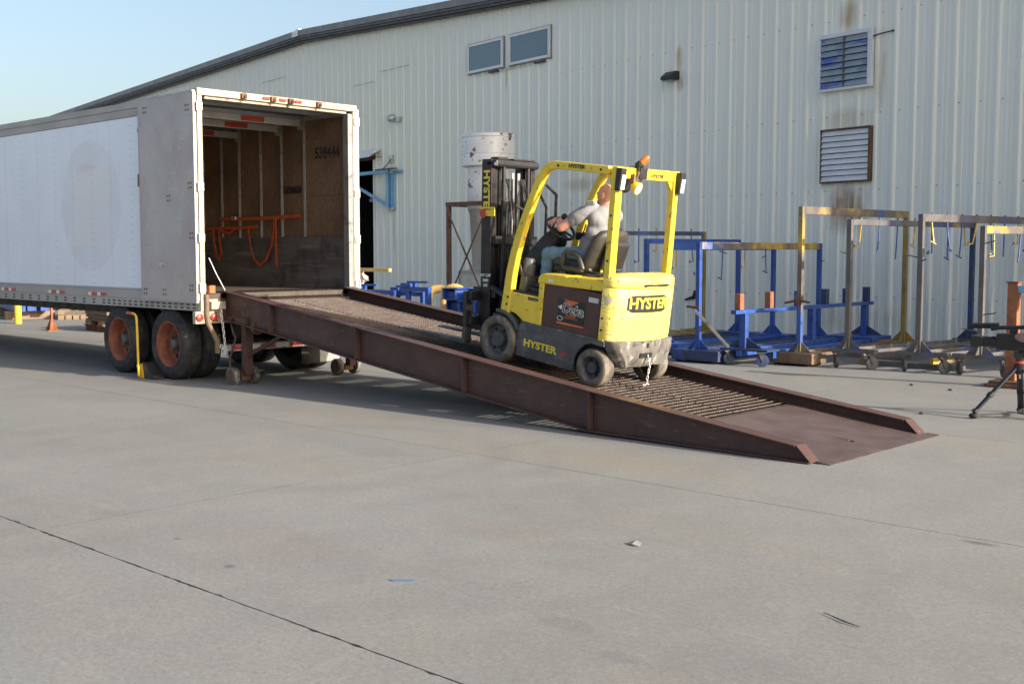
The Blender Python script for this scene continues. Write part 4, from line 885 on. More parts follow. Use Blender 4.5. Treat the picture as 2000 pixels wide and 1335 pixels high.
fp('sticker_name', place(text_mb('Deka', .135, .0008, 1.0, .15, .002), (.225, -.5135, .735), (1, 0, -.06), (.0, 0, 1)), M_black, dec)
fp('sticker_series', place(text_mb('D-Series', .04, .0006, .95, 0, .002), (.205, -.512, .672), (1, 0, -.03), (0, 0, 1)), M_prtorange, dec)
fp('sticker_stripe', MB().box(.022, .383, -.5125, -.5107, .571, .592).box(.11, .30, -.5125, -.5107, .643, .648), M_prtorange, dec)
fp('sticker_ring', MB().tube([(.06 + .035 * math.cos(a * .4488), -.5115, .63 + .022 * math.sin(a * .4488)) for a in range(14)], .004, 5, close=True), M_prtgrey, dec)
# counterweight
def cwplan(x0, hw, xr, s=1.):
    p = [(x0, -hw), (x0 + .08, -hw * .995), (x0 + .125, -hw * .955), (x0 + .16, -hw * .87), (xr - .04, -hw * .62), (xr - .012, -hw * .36), (xr, -hw * .1)]
    p = p + [(a, -b) for a, b in reversed(p)]
    return [(x0 + (a - x0) * s, b * (1 - (1 - s) * .6)) for a, b in p]
def ring(z, s, x0=.60, hw=.528, xr=.845): return [(a, b, z) for a, b in cwplan(x0, hw, xr, s)]
C = fp('counterweight', MB().loft([ring(.50, .985), ring(.56, 1.0), ring(1.025, 1.01), ring(1.035, .99)]), M_cw, bev=.004, smooth=True)
fp('counterweight_lid', MB().loft([ring(1.041, .995), ring(1.05, 1.012), ring(1.12, 1.005), ring(1.15, .97), ring(1.165, .88), ring(1.172, .55)]), M_cw, smooth=True)
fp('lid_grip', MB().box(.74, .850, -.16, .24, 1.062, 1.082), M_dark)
lo = fp('counterweight_skirt', MB().loft([ring(.225, .80, .70, .40, .84), ring(.30, .93, .70, .43, .848), ring(.42, .97, .68, .50, .85), ring(.497, .985, .66, .52, .846)]), M_cwgrey, smooth=True)
fp('tow_slot_shade', MB().box(.78, .848, -.11, .09, .325, .372), M_dark, lo); fp('tow_pin_slot_shade', MB().box(.78, .850, -.018, .018, .425, .475), M_dark, lo)  # dark boxes that paint the shade of the tow recesses
def on_cw(mb, yc, zc, off):
    def xs(y):
        pts = cwplan(.60, .528, .845, 1.006); best = .6
        for (a, b), (c_, d_) in zip(pts[:-1], pts[1:]):
            if b <= y <= d_ and d_ > b: best = a + (c_ - a) * (y - b) / (d_ - b)
        return best
    mb.v = [(xs(p[0] + yc) + off + p[2], p[0] + yc, p[1] + zc) for p in mb.v]; return mb
bd = MB(); q = [(-.27, -.072), (-.24, -.088), (.24, -.088), (.27, -.072), (.28, 0), (.27, .072), (.24, .088), (-.24, .088), (-.27, .072), (-.28, 0)]
n = 15
for k in range(n - 1):
    a0, a1 = -.31 + .62 * k / (n - 1), -.31 + .62 * (k + 1) / (n - 1)
    hh = lambda a: .088 - .03 * max(0, (abs(a) - .25) / .06)
    bd.add([(a0, -hh(a0), 0), (a1, -hh(a1), 0), (a1, hh(a1), 0), (a0, hh(a0), 0)], [(0, 1, 2, 3)])
# letters bent to the curved rear face
fp('badge', on_cw(bd, -.045, .885, .004), M_prtblack, C, label='black maker badge on the counterweight')
fp('lettering', on_cw(text_mb('HYSTER', .155, .0045, 1.12, 0, .002), -.04, .885, .0075), M_prtyel, C)
# overhead guard
def sweep(path, y0, y1, th):
    ins, outs = [], []; n = len(path)
    for i, p in enumerate(path):
        a = Vector(path[max(i - 1, 0)]); b_ = Vector(path[min(i + 1, n - 1)]); t_ = (b_ - a).normalized(); nr = Vector((-t_.y, t_.x)); w = th[i] if isinstance(th, list) else th
        ins.append((p[0] - nr.x * w / 2, p[1] - nr.y * w / 2)); outs.append((p[0] + nr.x * w / 2, p[1] + nr.y * w / 2))
    rings = [[(a[0], y0, a[1]), (a[0], y1, a[1]), (b_[0], y1, b_[1]), (b_[0], y0, b_[1])] for a, b_ in zip(ins, outs)]
    return MB().loft(rings)
path = [(-.728, .56), (-.712, .80), (-.70, 1.0), (-.665, 1.22), (-.61, 1.45), (-.545, 1.65), (-.475, 1.85), (-.405, 2.03), (-.355, 2.115), (-.29, 2.172), (-.20, 2.192), (-.05, 2.193), (.52, 2.192)]
pr = [(.598, 2.235), (.60, 2.1), (.615, 1.6), (.628, 1.1), (.632, .48)]
for y0, y1, sg in ((-.525, -.445, -1), (.445, .525, 1)):
    fp('guard_rail', sweep(path, y0, y1, [.125, .115, .11, .105, .10, .095, .09, .085, .085, .085, .085, .085, .085]), M_yellow, bev=.012)
    fp('guard_post', sweep(pr, y0 - .002, y1 + .02 * (1 if sg < 0 else 0), .075), M_yellow, bev=.008)
gb = fp('guard_beam', MB().box(.562, .628, -.44, .44, 2.125, 2.232), M_yellow, bev=.008)
fp('guard_gusset', MB().prism([(.50, 2.15), (.562, 2.15), (.562, 2.06)], -.50, -.46).prism([(-.40, 2.13), (-.50, 2.13), (-.40, 2.03)], .568, .61, 'x') if False else MB().prism([(.48, 2.15), (.562, 2.15), (.562, 2.04)], -.50, -.46), M_yellow)
for sg in (-1, 1): fp('guard_corner', MB().prism([(sg * .44, 2.125), (sg * .36, 2.125), (sg * .44, 2.03)], .575, .61, 'x'), M_yellow)
fp('guard_bar', MB().box(-.28, -.2, -.44, .44, 2.15, 2.225), M_yellow, bev=.008)
for k in range(6): fp('guard_slat', MB().box(-.2, .56, -.36 + .144 * k - .015, -.36 + .144 * k + .015, 2.185, 2.222), M_yellow, bev=.004)
fp('lettering', place(text_mb('HYSTER', .052, .0018, 1.2, .1, .003), (.10, -.527, 2.196), (1, 0, 0), (0, 0, 1)), M_prtblack)
fp('lettering', place(text_mb('HYSTER', .052, .0018, 1.2, .1, .003), (.630, .14, 2.165), (0, 1, 0), (0, 0, 1)), M_prtblack, gb)
for sg in (-1, 1):
    yc = sg * .505
    tl = fp('tail_light', MB().prism([(.628, 2.225), (.705, 2.225), (.69, 2.0), (.628, 2.0)], yc - .042, yc + .042), M_plastic, bev=.010)
    fp('light_lens', MB().prism([(.704, 2.16), (.7095, 2.16), (.699, 2.015), (.693, 2.015)], yc - .030, yc + .030), M_lens, tl)
bk = fp('beacon_bracket', MB().box(.628, .67, -.20, -.08, 2.13, 2.24).box(.60, .66, -.22, -.17, 2.20, 2.29), M_plastic, bev=.006)
d = Vector((.35, .62, .8)).normalized()
fp('beacon', MB().lathe([(.042, .0), (.044, .02), (.044, .035)], (.63, -.19, 2.255), d, 18), M_plastic, bk, smooth=True)
fp('beacon_lens', MB().lathe([(.036, .035), (.038, .06), (.036, .11), (.03, .135), (.012, .145)], (.63, -.19, 2.255), d, 18), M_amber, bk, smooth=True)
wl_ = fp('work_lamp', MB().lathe([(.02, -.07), (.05, -.04), (.062, 0), (.064, .02)], (.70, -.27, 2.04), (.85, .1, -.3), 20), M_yellow, smooth=True)
fp('lamp_lens', MB().lathe([(.055, .021), (.03, .026), (0, .028)], (.70, -.27, 2.04), (.85, .1, -.3), 20, True, False), M_lens, wl_, smooth=True)
fp('lamp_bracket', MB().box(.628, .67, -.30, -.24, 2.06, 2.17).tube([(.66, -.25, 2.12), (.68, -.25, 2.20)], .018, 8), M_rustbox, wl_)
fp('monitor', MB().prism([(-.02, 2.12), (.12, 2.12), (.10, 1.98), (.04, 1.95), (-.01, 2.0)], .28, .40), M_plastic, bev=.015)
fp('switch_box', MB().box(-.46, -.36, .36, .48, 1.72, 1.83), M_white, bev=.01)
# mast, tilted slightly forward
MT = Matrix.Translation((-1.16, 0, .30)) @ Matrix.Rotation(R(-5.8), 4, 'Y')
def mp_(mb): mb.v = [tuple(MT @ Vector(p)) for p in mb.v]; return mb
for sg in (-1, 1):
    r_ = fp('mast_rail', mp_(MB().box(-.075, .075, sg * .325 - .035, sg * .325 + .035, -.12, 1.89)), M_mast, bev=.006)
    fp('mast_channel', mp_(MB().box(-.06, .05, sg * .255 - .03, sg * .255 + .03, -.02, 1.86)), M_black, bev=.004)
    fp('mast_channel', mp_(MB().box(-.05, .03, sg * .175 - .022, sg * .175 + .022, .0, 1.84)), M_mast, bev=.004)
    fp('lift_cylinder', mp_(MB().lathe([(.038, 0), (.038, 1.30), (.045, 1.31), (.045, 1.38), (.024, 1.39), (.024, 1.82)], (.11, sg * .2, .0), (0, 0, 1), 14)), M_black, smooth=True)
    if sg < 0:
        fp('lettering', place(text_mb('HYSTER', .125, .004, 1.15, 0, .003), MT @ Vector((0, -.362, 1.52)), MT.to_3x3() @ Vector((0, 0, -1)), MT.to_3x3() @ Vector((1, 0, 0))), M_prtyel, r_)
        for k, tt in enumerate(('WT CAP', '5000', 'LBS')): fp('lettering', place(text_mb(tt, .045, .001, .95, 0, .003), MT @ Vector((.005, -.362, .60 - .055 * k)), MT.to_3x3() @ Vector((1, 0, 0)), MT.to_3x3() @ Vector((0, 0, 1))), M_prtwhite, r_)
        fp('tilt_gauge', mp_(MB().box(-.08, .14, -.372, -.362, 1.26, 1.36)), M_yellow, r_); fp('red_tag', mp_(MB().prism([(-.085, 1.33), (.0, 1.345), (.12, 1.335), (.0, 1.325), (.01, 1.25), (-.04, 1.23), (-.075, 1.27)], -.382, -.375)), M_red, r_)
fp('crosshead', mp_(MB().box(-.02, .15, -.36, .36, 1.80, 1.885)), M_black, bev=.03); fp('crosshead_cap', mp_(MB().box(.0, .12, -.30, -.14, 1.885, 1.915).box(.0, .13, -.05, .3, 1.885, 1.905)), M_black, bev=.006)
for z in (.95, .35): fp('tie_bar', mp_(MB().box(.05, .14, -.34, .34, z, z + .09)), M_black, bev=.006)
fp('free_lift_cylinder', mp_(MB().lathe([(.05, 0), (.05, 1.0), (.03, 1.01), (.03, 1.5)], (.02, .02, .05), (0, 0, 1), 14)), M_black, smooth=True)
for k, (y, x) in enumerate(((-.12, .08), (-.09, .09), (.10, .09), (.13, .10), (.16, .08), (-.05, .1))):
    fp('hose', mp_(MB().tube([(x, y, .1), (x + .015 * math.sin(k), y + .02, .7), (x + .04, y, 1.2), (x + .03, y + .03 * (-1) ** k, 1.5), (x, y, 1.68)], .013, 8)), M_rubber, smooth=True)
fp('hose_loop', MB().tube([(-1.0, -.2, 1.7), (-.93, -.14, 1.66), (-.9, -.1, 1.45), (-.92, -.08, 1.2), (-.88, -.1, .9)], .018, 8).tube([(-.98, .25, 1.95), (-.86, .30, 1.85), (-.84, .3, 1.6), (-.9, .26, 1.2)], .018, 8).tube([(-.98, .15, 1.85), (-.9, .2, 1.7), (-.88, .2, 1.4), (-.95, .16, 1.0)], .016, 8), M_rubber, smooth=True)
fp('chain_run', mp_(MB().box(.05, .062, -.015, .025, .3, 1.75).box(.05, .062, .08, .12, .3, 1.75)), M_rail)
for sg in (-1, 1): fp('tilt_cylinder', MB().tube([(-1.08, sg * .38, .78), (-.75, sg * .38, .68)], .035, 10), M_black, smooth=True)
fp('warning_decal', mp_(MB().box(.0, .05, -.165, -.163, 1.48, 1.66)), M_prtwhite)
fp('warning_decal', mp_(MB().box(.12, .17, -.362, -.3615, 1.815, 1.85)), M_prtwhite)
# carriage and forks
ca = fp('carriage', mp_(MB().box(-.13, -.078, -.50, .46, .04, .14).box(-.13, -.078, -.50, .46, .32, .42).box(-.10, -.04, -.2, -.12, .02, .5).box(-.10, -.04, .12, .2, .02, .5)), M_black, bev=.006)
fp('carriage_side_shift', mp_(MB().box(-.18, -.135, -.53, -.44, .03, .42).box(-.19, -.08, -.36, -.10, .40, .47).lathe([(.05, 0), (.05, .36)], (-.10, -.30, .05), (0, 0, 1), 12)), M_black, ca, bev=.006)
for y in (-.46, .10):
    fp('fork', MB().box(-1.36, -1.315, y - .055, y + .055, .115, .55).prism([(-1.315, .11), (-1.315, .155), (-1.45, .155), (-2.36, .122), (-2.37, .114), (-2.36, .106)], y - .05, y + .05), M_frame, bev=.005)
# seat
fp('seat_cushion', MB().prism([(-.36, 1.12), (-.36, 1.20), (-.30, 1.235), (-.05, 1.215), (.14, 1.20), (.18, 1.12)], -.24, .26), M_vinyl, bev=.035)
fp('seat_base', MB().box(-.28, .30, -.22, .24, 1.075, 1.125).prism([(-.34, 1.08), (.2, 1.075), (.2, 1.10), (-.3, 1.14)], -.25, .27), M_plastic, bev=.01)
def seatback():
    rows = []
    for z, x, w, dp in ((1.10, .14, .25, .10), (1.20, .16, .275, .12), (1.32, .20, .285, .13), (1.43, .24, .28, .13), (1.50, .27, .26, .11), (1.555, .29, .21, .08), (1.57, .30, .15, .04)):
        r_ = []
        for k in range(20):
            a = 2 * math.pi * k / 20; cx_, cy_ = math.cos(a), math.sin(a)
            yy = w * math.copysign(abs(cy_) ** .55, cy_); xx = dp * .5 * math.copysign(abs(cx_) ** .6, cx_) - .05 * (abs(yy) / w) ** 2
            r_.append((x + xx, yy + .01, z))
        rows.append(r_)
    return MB().loft(rows)
sb = fp('seat_back', seatback(), M_vinyl, smooth='all')
fp('seat_back_shell', MB().prism([(.232, 1.17), (.275, 1.16), (.345, 1.42), (.315, 1.47)], -.17, .19), M_plastic, sb, bev=.02)
fp('warning_stripes', MB().box(.212, .226, -.12, -.085, 1.125, 1.19).box(.214, .226, -.06, -.025, 1.125, 1.19).box(.214, .226, .0, .035, 1.125, 1.19), M_prtyel, sb)
fp('hip_restraint', MB().tube([(.10, -.27, 1.14), (-.12, -.285, 1.13), (-.17, -.285, 1.16), (-.155, -.285, 1.27), (-.13, -.285, 1.30), (.0, -.28, 1.295), (.05, -.275, 1.26), (.10, -.27, 1.14)], .03, 10), M_vinyl, smooth=True)
fp('hip_restraint', MB().tube([(.10, .29, 1.14), (-.12, .305, 1.13), (-.17, .305, 1.16), (-.155, .305, 1.27), (-.13, .305, 1.30), (.0, .30, 1.295), (.05, .295, 1.26), (.10, .29, 1.14)], .03, 10), M_vinyl, smooth=True)
# steering column and wheel
SWC = Vector((-.43, -.06, 1.515)); ax = Vector((.62, -.05, .78)).normalized()
fp('steering_column', MB().loft([[(x_ + a, y_, z_ + b_) for y_, a, b_ in ((-.16 * k_, -.08 * k_, .06 * k_), (.10 * k_, -.08 * k_, .06 * k_), (.10 * k_, .09 * k_, -.07 * k_), (-.16 * k_, .09 * k_, -.07 * k_))] for x_, z_, k_ in ((-.74, 1.06, 1.2), (-.62, 1.26, 1.0), (-.52, 1.40, .85), (-.47, 1.47, .6))]), M_plastic, bev=.02)
u_ = ax.cross(Vector((0, 1, 0))).normalized(); v_ = ax.cross(u_)
sw = fp('steering_wheel', MB().tube([SWC + (u_ * math.cos(2 * math.pi * k / 28) + v_ * math.sin(2 * math.pi * k / 28)) * .165 for k in range(28)], .017, 10, close=True), M_plastic, smooth=True)
sp = MB().lathe([(.05, -.03), (.05, .02), (.03, .03)], SWC - ax * .02, ax, 16)
for k in range(3): a = R(90 + 120 * k); sp.bar(SWC - ax * .01, SWC + (u_ * math.cos(a) + v_ * math.sin(a)) * .16, .03, .014, ax)
fp('wheel_spokes', sp, M_plastic, sw); fp('spinner_knob', MB().lathe([(.012, 0), (.012, .03), (.03, .035), (.035, .06), (.02, .085)], SWC + (u_ * .75 + v_ * -.66) * .165, ax, 14), M_plastic, sw, smooth=True)
fp('lever_pod', MB().box(-.40, -.30, .16, .30, 1.40, 1.48).tube([(-.33, .2, 1.47), (-.30, .2, 1.58)], .01, 6), M_plastic, bev=.012)

for y in (-.5225,):
    for x, z in ((-.70, .66), (-.69, .74), (.63, .60), (.63, .72), (.62, 1.30), (.61, 1.75), (-.15, 2.19), (.42, 2.19)):
        fp('bolt', MB().lathe([(.013, 0), (.013, .006), (.007, .009)], (x, -.5245, z), (0, -1, 0), 8), M_black)
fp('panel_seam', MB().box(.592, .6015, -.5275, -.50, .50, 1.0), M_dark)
fp('lamp_cable', MB().tube([(.60, -.30, 2.24), (.55, -.20, 2.25), (.50, -.05, 2.24), (.45, .10, 2.25)], .006, 6).tube([(.63, -.12, 2.13), (.64, -.18, 2.08), (.66, -.24, 2.10)], .006, 6), M_plastic, smooth=True)
fp('battery_cable', MB().tube([(.50, -.20, 1.10), (.42, -.26, 1.13), (.30, -.30, 1.10), (.22, -.33, 1.095)], .013, 8), M_rubber, smooth=True)
fp('lift_lug', MB().box(.05, .16, -.10, .10, 1.076, 1.092), M_black)
# tow chain on the counterweight
Lc = []; M4 = Matrix.Translation((FX, FY, zd(FX))) @ Matrix.Rotation(ANG, 4, 'Y')
p0 = M4 @ Vector((.862, .0, .345)); z = 0
for i in range(8):
    p = p0 + Vector((.012 * math.sin(i * .5) + .006 * i, -.008 * i + .012 * math.sin(i * .8), -.036 * i)); Lc.append((tuple(p), (.1 * math.cos(i * .5), -.12, -1), R(90) if i % 2 else 0.))
for i in range(3): p = p0 + Vector((.05, -.07 - .03 * i, -.275 - .004 * i)); Lc.append((tuple(p), (.1, -1, .1), R(90) if i % 2 else 0.))
chain('tow_chain', 'short steel chain with open end dangling from the forklift tow slot', tuple(p0), Lc, .78)

# ------------------------------------------------------------------ driver (forklift frame)
P = thing('person', 'bald driver in grey T-shirt and jeans, seated on the forklift, left hand on wheel', 'person', (FX, FY, zd(FX) + .006), (0, ANG, 0))
hx, hy, hz = .055, .05, 1.925
tilt = Matrix.Rotation(R(8), 4, 'Y')
sh_l, sh_r = (-.03, -.185, 1.72), (.07, .235, 1.71)
el_l, wr_l = (-.235, -.285, 1.545), (-.405, -.135, 1.615)
el_r, wr_r = (-.05, .31, 1.46), (-.27, .24, 1.45)
head = [('ell', (hx, hy, hz + .005), (.098, .076, .112), tilt), ('ell', (hx - .02, hy, hz - .05), (.075, .062, .085), tilt), ('ell', (hx + .03, hy, hz + .02), (.078, .074, .085)),
        ('cap', (hx + .03, hy, hz - .09), .062, (.065, .03, 1.76), .07), ('ell', (hx - .095, hy, hz - .03), (.022, .016, .028)), ('ell', (hx - .075, hy, hz - .085), (.03, .04, .03)),
        ('ell', (hx + .012, hy - .084, hz - .012), (.026, .014, .038)), ('ell', (hx + .012, hy + .084, hz - .012), (.026, .014, .038)), ('ell', (hx - .085, hy, hz + .01), (.02, .055, .014))]
arms = [('cap', sh_l, .058, el_l, .050), ('cap', el_l, .050, wr_l, .033), ('cap', sh_r, .058, el_r, .050), ('cap', el_r, .050, wr_r, .033)]
torso = [('ell', (.06, .03, 1.60), (.11, .19, .20)), ('ell', (.0, .02, 1.33), (.12, .17, .14))]
rimp = lambda a: SWC + (u_ * math.cos(R(a)) + v_ * math.sin(R(a))) * .165
best = min(range(0, 360, 5), key=lambda a: (rimp(a) - Vector(wr_l)).length)
hand = []
def mkhand(w, tgt, side):
    w = Vector(w); tgt = Vector(tgt); d_ = (tgt - w).normalized(); palm = w + d_ * .05
    lat = d_.cross(Vector((0, 0, 1))).normalized(); upv = lat.cross(d_).normalized(); pr_ = [('ell', palm, (.04, .042, .022)), ('cap', w, .03, palm, .033)]
    for k, (o_, l_) in enumerate(((-.03, .062), (-.011, .072), (.009, .068), (.028, .054))):
        a = palm + d_ * .03 + lat * o_ + upv * .008; b_ = a + d_ * l_ * .55 + upv * .004; c_ = b_ + d_ * l_ * .15 - upv * l_ * .5; e_ = c_ - d_ * l_ * .32 - upv * l_ * .2
        pr_ += [('cap', a, .0105, b_, .010), ('cap', b_, .010, c_, .009), ('cap', c_, .009, e_, .0085)]
    a = palm + lat * -.036 * side - d_ * .005; b_ = a + d_ * .032 - lat * .016 * side - upv * .02; c_ = b_ + d_ * .02 - upv * .022
    return pr_ + [('cap', a, .0135, b_, .012), ('cap', b_, .012, c_, .010)]
hand += mkhand(wr_l, rimp(best), 1) + mkhand(wr_r, (-.36, .22, 1.47), -1)
blob('body', head + arms + torso + hand, .0065, M_skin, P, 4)
eye = MB()
for sg in (-1, 1): eye.ell((hx - .088, hy + sg * .03, hz - .004), (.012, .013, .012), 10, 8)
obj('eyes', eye, M_prtwhite, P, smooth='all')
# clothes
def folds(co, n):
    f = math.sin(co.z * 30 + co.y * 42 + co.x * 9) * .7 + math.sin(co.z * 24 - co.y * 55) * .5 + math.sin(co.x * 33 + co.z * 21) * .6
    f = f - abs(f) * .3
    k = .0075 if co.z < 1.70 else .003
    return co + n * (f * k)
shirt = [('ell', (.075, .025, 1.66), (.115, .235, .145)), ('ell', (.065, .025, 1.53), (.125, .215, .20)), ('ell', (.03, .02, 1.38), (.145, .205, .16)), ('ell', (.0, .02, 1.28), (.15, .20, .10)), ('ell', (-.07, .02, 1.36), (.10, .16, .13)),
         ('cap', (.02, -.10, 1.755), .065, sh_l, .078), ('cap', (.09, .14, 1.755), .065, sh_r, .078), ('ell', (.07, .03, 1.775), (.082, .10, .045)),
         ('cap', sh_l, .078, tuple(Vector(sh_l).lerp(Vector(el_l), .48)), .078), ('cap', sh_r, .078, tuple(Vector(sh_r).lerp(Vector(el_r), .66)), .074)]
blob('shirt', shirt, .011, M_shirt, P, 6, folds)
kn_l, kn_r = (-.455, -.20, 1.245), (-.44, .22, 1.245); an_l, an_r = (-.46, -.20, .90), (-.47, .20, .90)
def jfold(co, n): return co + n * (.003 * math.sin(co.z * 60 + co.x * 20) + .003 * math.sin(co.x * 45 + co.y * 30))
jeans = [('ell', (.01, .02, 1.255), (.155, .19, .085)), ('cap', (-.02, -.10, 1.27), .092, kn_l, .072), ('cap', (-.02, .12, 1.27), .092, kn_r, .072), ('cap', kn_l, .072, an_l, .060), ('cap', kn_r, .072, an_r, .060), ('ell', an_l, (.066, .06, .05)), ('ell', an_r, (.066, .06, .05))]
blob('jeans', jeans, .011, M_jeans, P, 6, jfold)
for a_ in (an_l, an_r): blob('shoe', [('ell', (a_[0] - .06, a_[1], .868), (.135, .048, .042)), ('cap', (a_[0] + .02, a_[1], .92), .045, (a_[0] + .02, a_[1], .87), .045)], .012, M_shoe, P, 4)
obj('watch', MB().lathe([(.037, -.012), (.037, .012)], Vector(wr_l) + (Vector(el_l) - Vector(wr_l)) * .12, Vector(el_l) - Vector(wr_l), 16), M_prtblack, P, smooth=True)

# ------------------------------------------------------------------ paint-line racks on the right
def caster(parent, x, y, r=.095, yaw=0., wm=None, top=.24):
    e = bpy.data.objects.new('caster', None); COL.objects.link(e); e.parent = parent; e.location = (x, y, 0); e.rotation_euler = (0, 0, yaw)
    obj('caster_wheel', MB().lathe([(.02, -.024), (r - .02, -.024), (r - .004, -.02), (r, -.012), (r, .012), (r - .004, .02), (r - .02, .024), (.02, .024)], (.025, 0, r), (0, 1, 0), 22), wm or M_hub, e, smooth=True)
    obj('caster_fork', MB().prism([(.035, r - .02), (.012, r - .02), (-.03, top - .03), (.04, top - .03)], -.036, -.030).prism([(.035, r - .02), (.012, r - .02), (-.03, top - .03), (.04, top - .03)], .030, .036).box(-.045, .05, -.04, .04, top - .03, top - .018).lathe([(.012, -.04), (.012, .04)], (.025, 0, r), (0, 1, 0), 8), M_frame, e)
    obj('caster_plate', MB().box(-.06, .06, -.05, .05, top - .018, top), M_frame, e)
def hook(parent, x, y, z, L_, m, k):
    rr = random.Random(k); a = rr.uniform(-.05, .05); b_ = rr.uniform(-.04, .04)
    pts = [(x, y, z + .13), (x, y, z), (x + a * .4, y + b_ * .4, z - L_ * .5), (x + a, y + b_, z - L_)]
    e = rr.choice((0, 1, 1)); 
    if e: pts += [(x + a - .05 * rr.choice((-1, 1)), y + b_ - .06, z - L_ - .012), (x + a, y + b_ - .12, z - L_ + .03)]
    obj('hook', MB().tube(pts, .012, 6), m, parent, smooth=True)
    obj('hook_nut', MB().lathe([(.016, 0), (.016, .02)], (x, y, z + .118), (0, 0, 1), 6), M_frame, parent)
def gusset(parent, x, y, z, w, h, m):
    obj('gusset', MB().prism([(x - w, z), (x + w, z), (x + .03, z + h), (x - .03, z + h)], y - .006, y + .006), m, parent)
    obj('gusset', MB().prism([(y - w * .8, z), (y - .04, z), (y - .04, z + h * .8)], x - .006, x + .006, 'x'), m, parent)
    obj('gusset', MB().prism([(y + w * .8, z), (y + .04, z), (y + .04, z + h * .8)], x - .006, x + .006, 'x'), m, parent)
def rack(label, X, Y0, Y1, h, post_m, rear_m, beam_m, base, bw, base_m, hooks=0, hookz=0, name='rolling_rack', Xr=None, beam_h=.09, arms=()):
    """posts at Y0 and Y1 joined by a top beam; base 'box' or 'caster'"""
    Xr = X if Xr is None else Xr
    t = thing(name, label, 'rack', (X, Y0, 0), group='paint-line racks by the wall')
    D_ = Y1 - Y0; dx = Xr - X; zb = .20 if base == 'box' else .30
    obj('post', MB().box(-.038, .038, -.038, .038, zb, h - .001), post_m, t, bev=.006)
    obj('post', MB().box(dx - .038, dx + .038, D_ - .038, D_ + .038, zb, h - .001), rear_m, t, bev=.006)
    obj('beam', MB().bar((0, .039, h - beam_h / 2), (dx, D_ - .039, h - beam_h / 2), .06, beam_h), beam_m, t, bev=.005)
    gusset(t, 0, 0, zb, .20, .17, post_m); gusset(t, dx, D_, zb, .22, .19, rear_m)
    if base == 'box':
        obj('base', MB().box(-bw[0], bw[1], -.22, .22, .035, zb), base_m, t, bev=.006)
        obj('base', MB().box(dx - bw[0], dx + bw[1], D_ - .2, D_ + .2, .035, zb), rear_m, t, bev=.006)
        for xx in (-bw[0] + .1, bw[1] - .1):
            for yy in (-.17, .15, D_ - .1): obj('foot', MB().box(xx - .03, xx + .03, yy - .03, yy + .03, 0, .034), M_black, t)
    else:
        obj('base', MB().box(-bw[0], bw[1], -.05, .05, .241, zb), base_m, t, bev=.005); obj('base', MB().box(dx - bw[0], dx + bw[1], D_ - .05, D_ + .05, .241, zb), base_m, t, bev=.005)
        for xx in (-bw[0] + .09, bw[1] - .09): caster(t, xx, 0, .095, R(random.Random(X * xx).uniform(-60, 60))); caster(t, xx + dx, D_, .095, R(30))
    for xx in (-bw[0] * .55, bw[1] * .55): obj('side_rail', MB().bar((xx, .06, zb - .04), (xx + dx, D_ - .06, zb - .04), .05, .05), base_m, t, bev=.004)
    for k in range(hooks):
        y = .25 + (D_ - .5) * k / max(1, hooks - 1); hook(t, dx * y / D_, y, h - beam_h - .01, .30 + .10 * ((k * 7) % 3), M_hookb if k % 3 else M_hooky, int(X * 100) + k)
    for (yy, z, l_, s_) in arms: obj('arm_rod', MB().tube([(0, yy, z), (s_ * l_ * .8, yy - .06, z + .03), (s_ * l_, yy - .1, z + .045)], .009, 6), M_frame, t, smooth=True)
    return t
rack('tall rack with yellow-sprayed top beam standing on a rusty box base', -9.08, 16.08, 19.35, 2.43, M_sprayy, M_olive, M_sprayy, 'box', (.38, .34), M_rustbox, Xr=-8.92, arms=((0, .94, .0, 1),), beam_h=.12)
rack('castered rack with blue top beam and hooks, just right of the rusty box base', -8.30, 16.13, 19.3, 2.22, M_spray, M_bluedk, M_spray, 'caster', (.28, .46), M_spray, hooks=7, Xr=-7.74, arms=((0, 1.7, .1, -1),))
rack('castered rack with grey top beam and a long row of hooks', -7.28, 16.3, 19.9, 2.28, M_spray, M_bluedk, M_spray, 'caster', (.30, .46), M_spray, hooks=9, Xr=-6.7, beam_h=.11, arms=((0, 1.65, .16, -1), (0, 1.6, .12, 1)))
rack('castered rack with yellow top beam beside the orange primer post', -6.42, 16.38, 20.2, 2.10, M_spray, M_bluedk, M_sprayy, 'caster', (.38, .42), M_spray, hooks=6, Xr=-5.7, beam_h=.11, arms=((0, .86, .25, 1), (0, .62, .25, -1), (0, 1.85, .2, 1)))
rack('blue rack on a dark box base, nearest the forklift', -10.52, 15.46, 19.35, 1.89, M_blue, M_blue, M_sprayy, 'box', (.36, .52), M_bluedk, Xr=-10.55, arms=((3.89, 1.55, .12, 1),), beam_h=.115)
rack('blue rack with a leaning rear post, second from the forklift', -11.75, 16.3, 19.35, 1.88, M_blue, M_blue, M_blue, 'box', (.3, .4), M_blue, Xr=-11.5, hooks=5, arms=((3.05, 1.62, .12, 1),), beam_h=.115)
rack('plain blue rack mostly hidden behind the forklift counterweight', -12.55, 16.8, 19.4, 1.97, M_blue, M_blue, M_blue, 'box', (.3, .4), M_bluedk, Xr=-12.3, arms=((2.6, 1.7, .12, -1),))
rack('dark rack with short hooks and mustard rear post close to the wall', -14.2, 17.2, 19.4, 2.13, M_bluedk, M_olive, M_bluedk, 'box', (.4, .4), M_olive, hooks=6, Xr=-13.1, beam_h=.08)
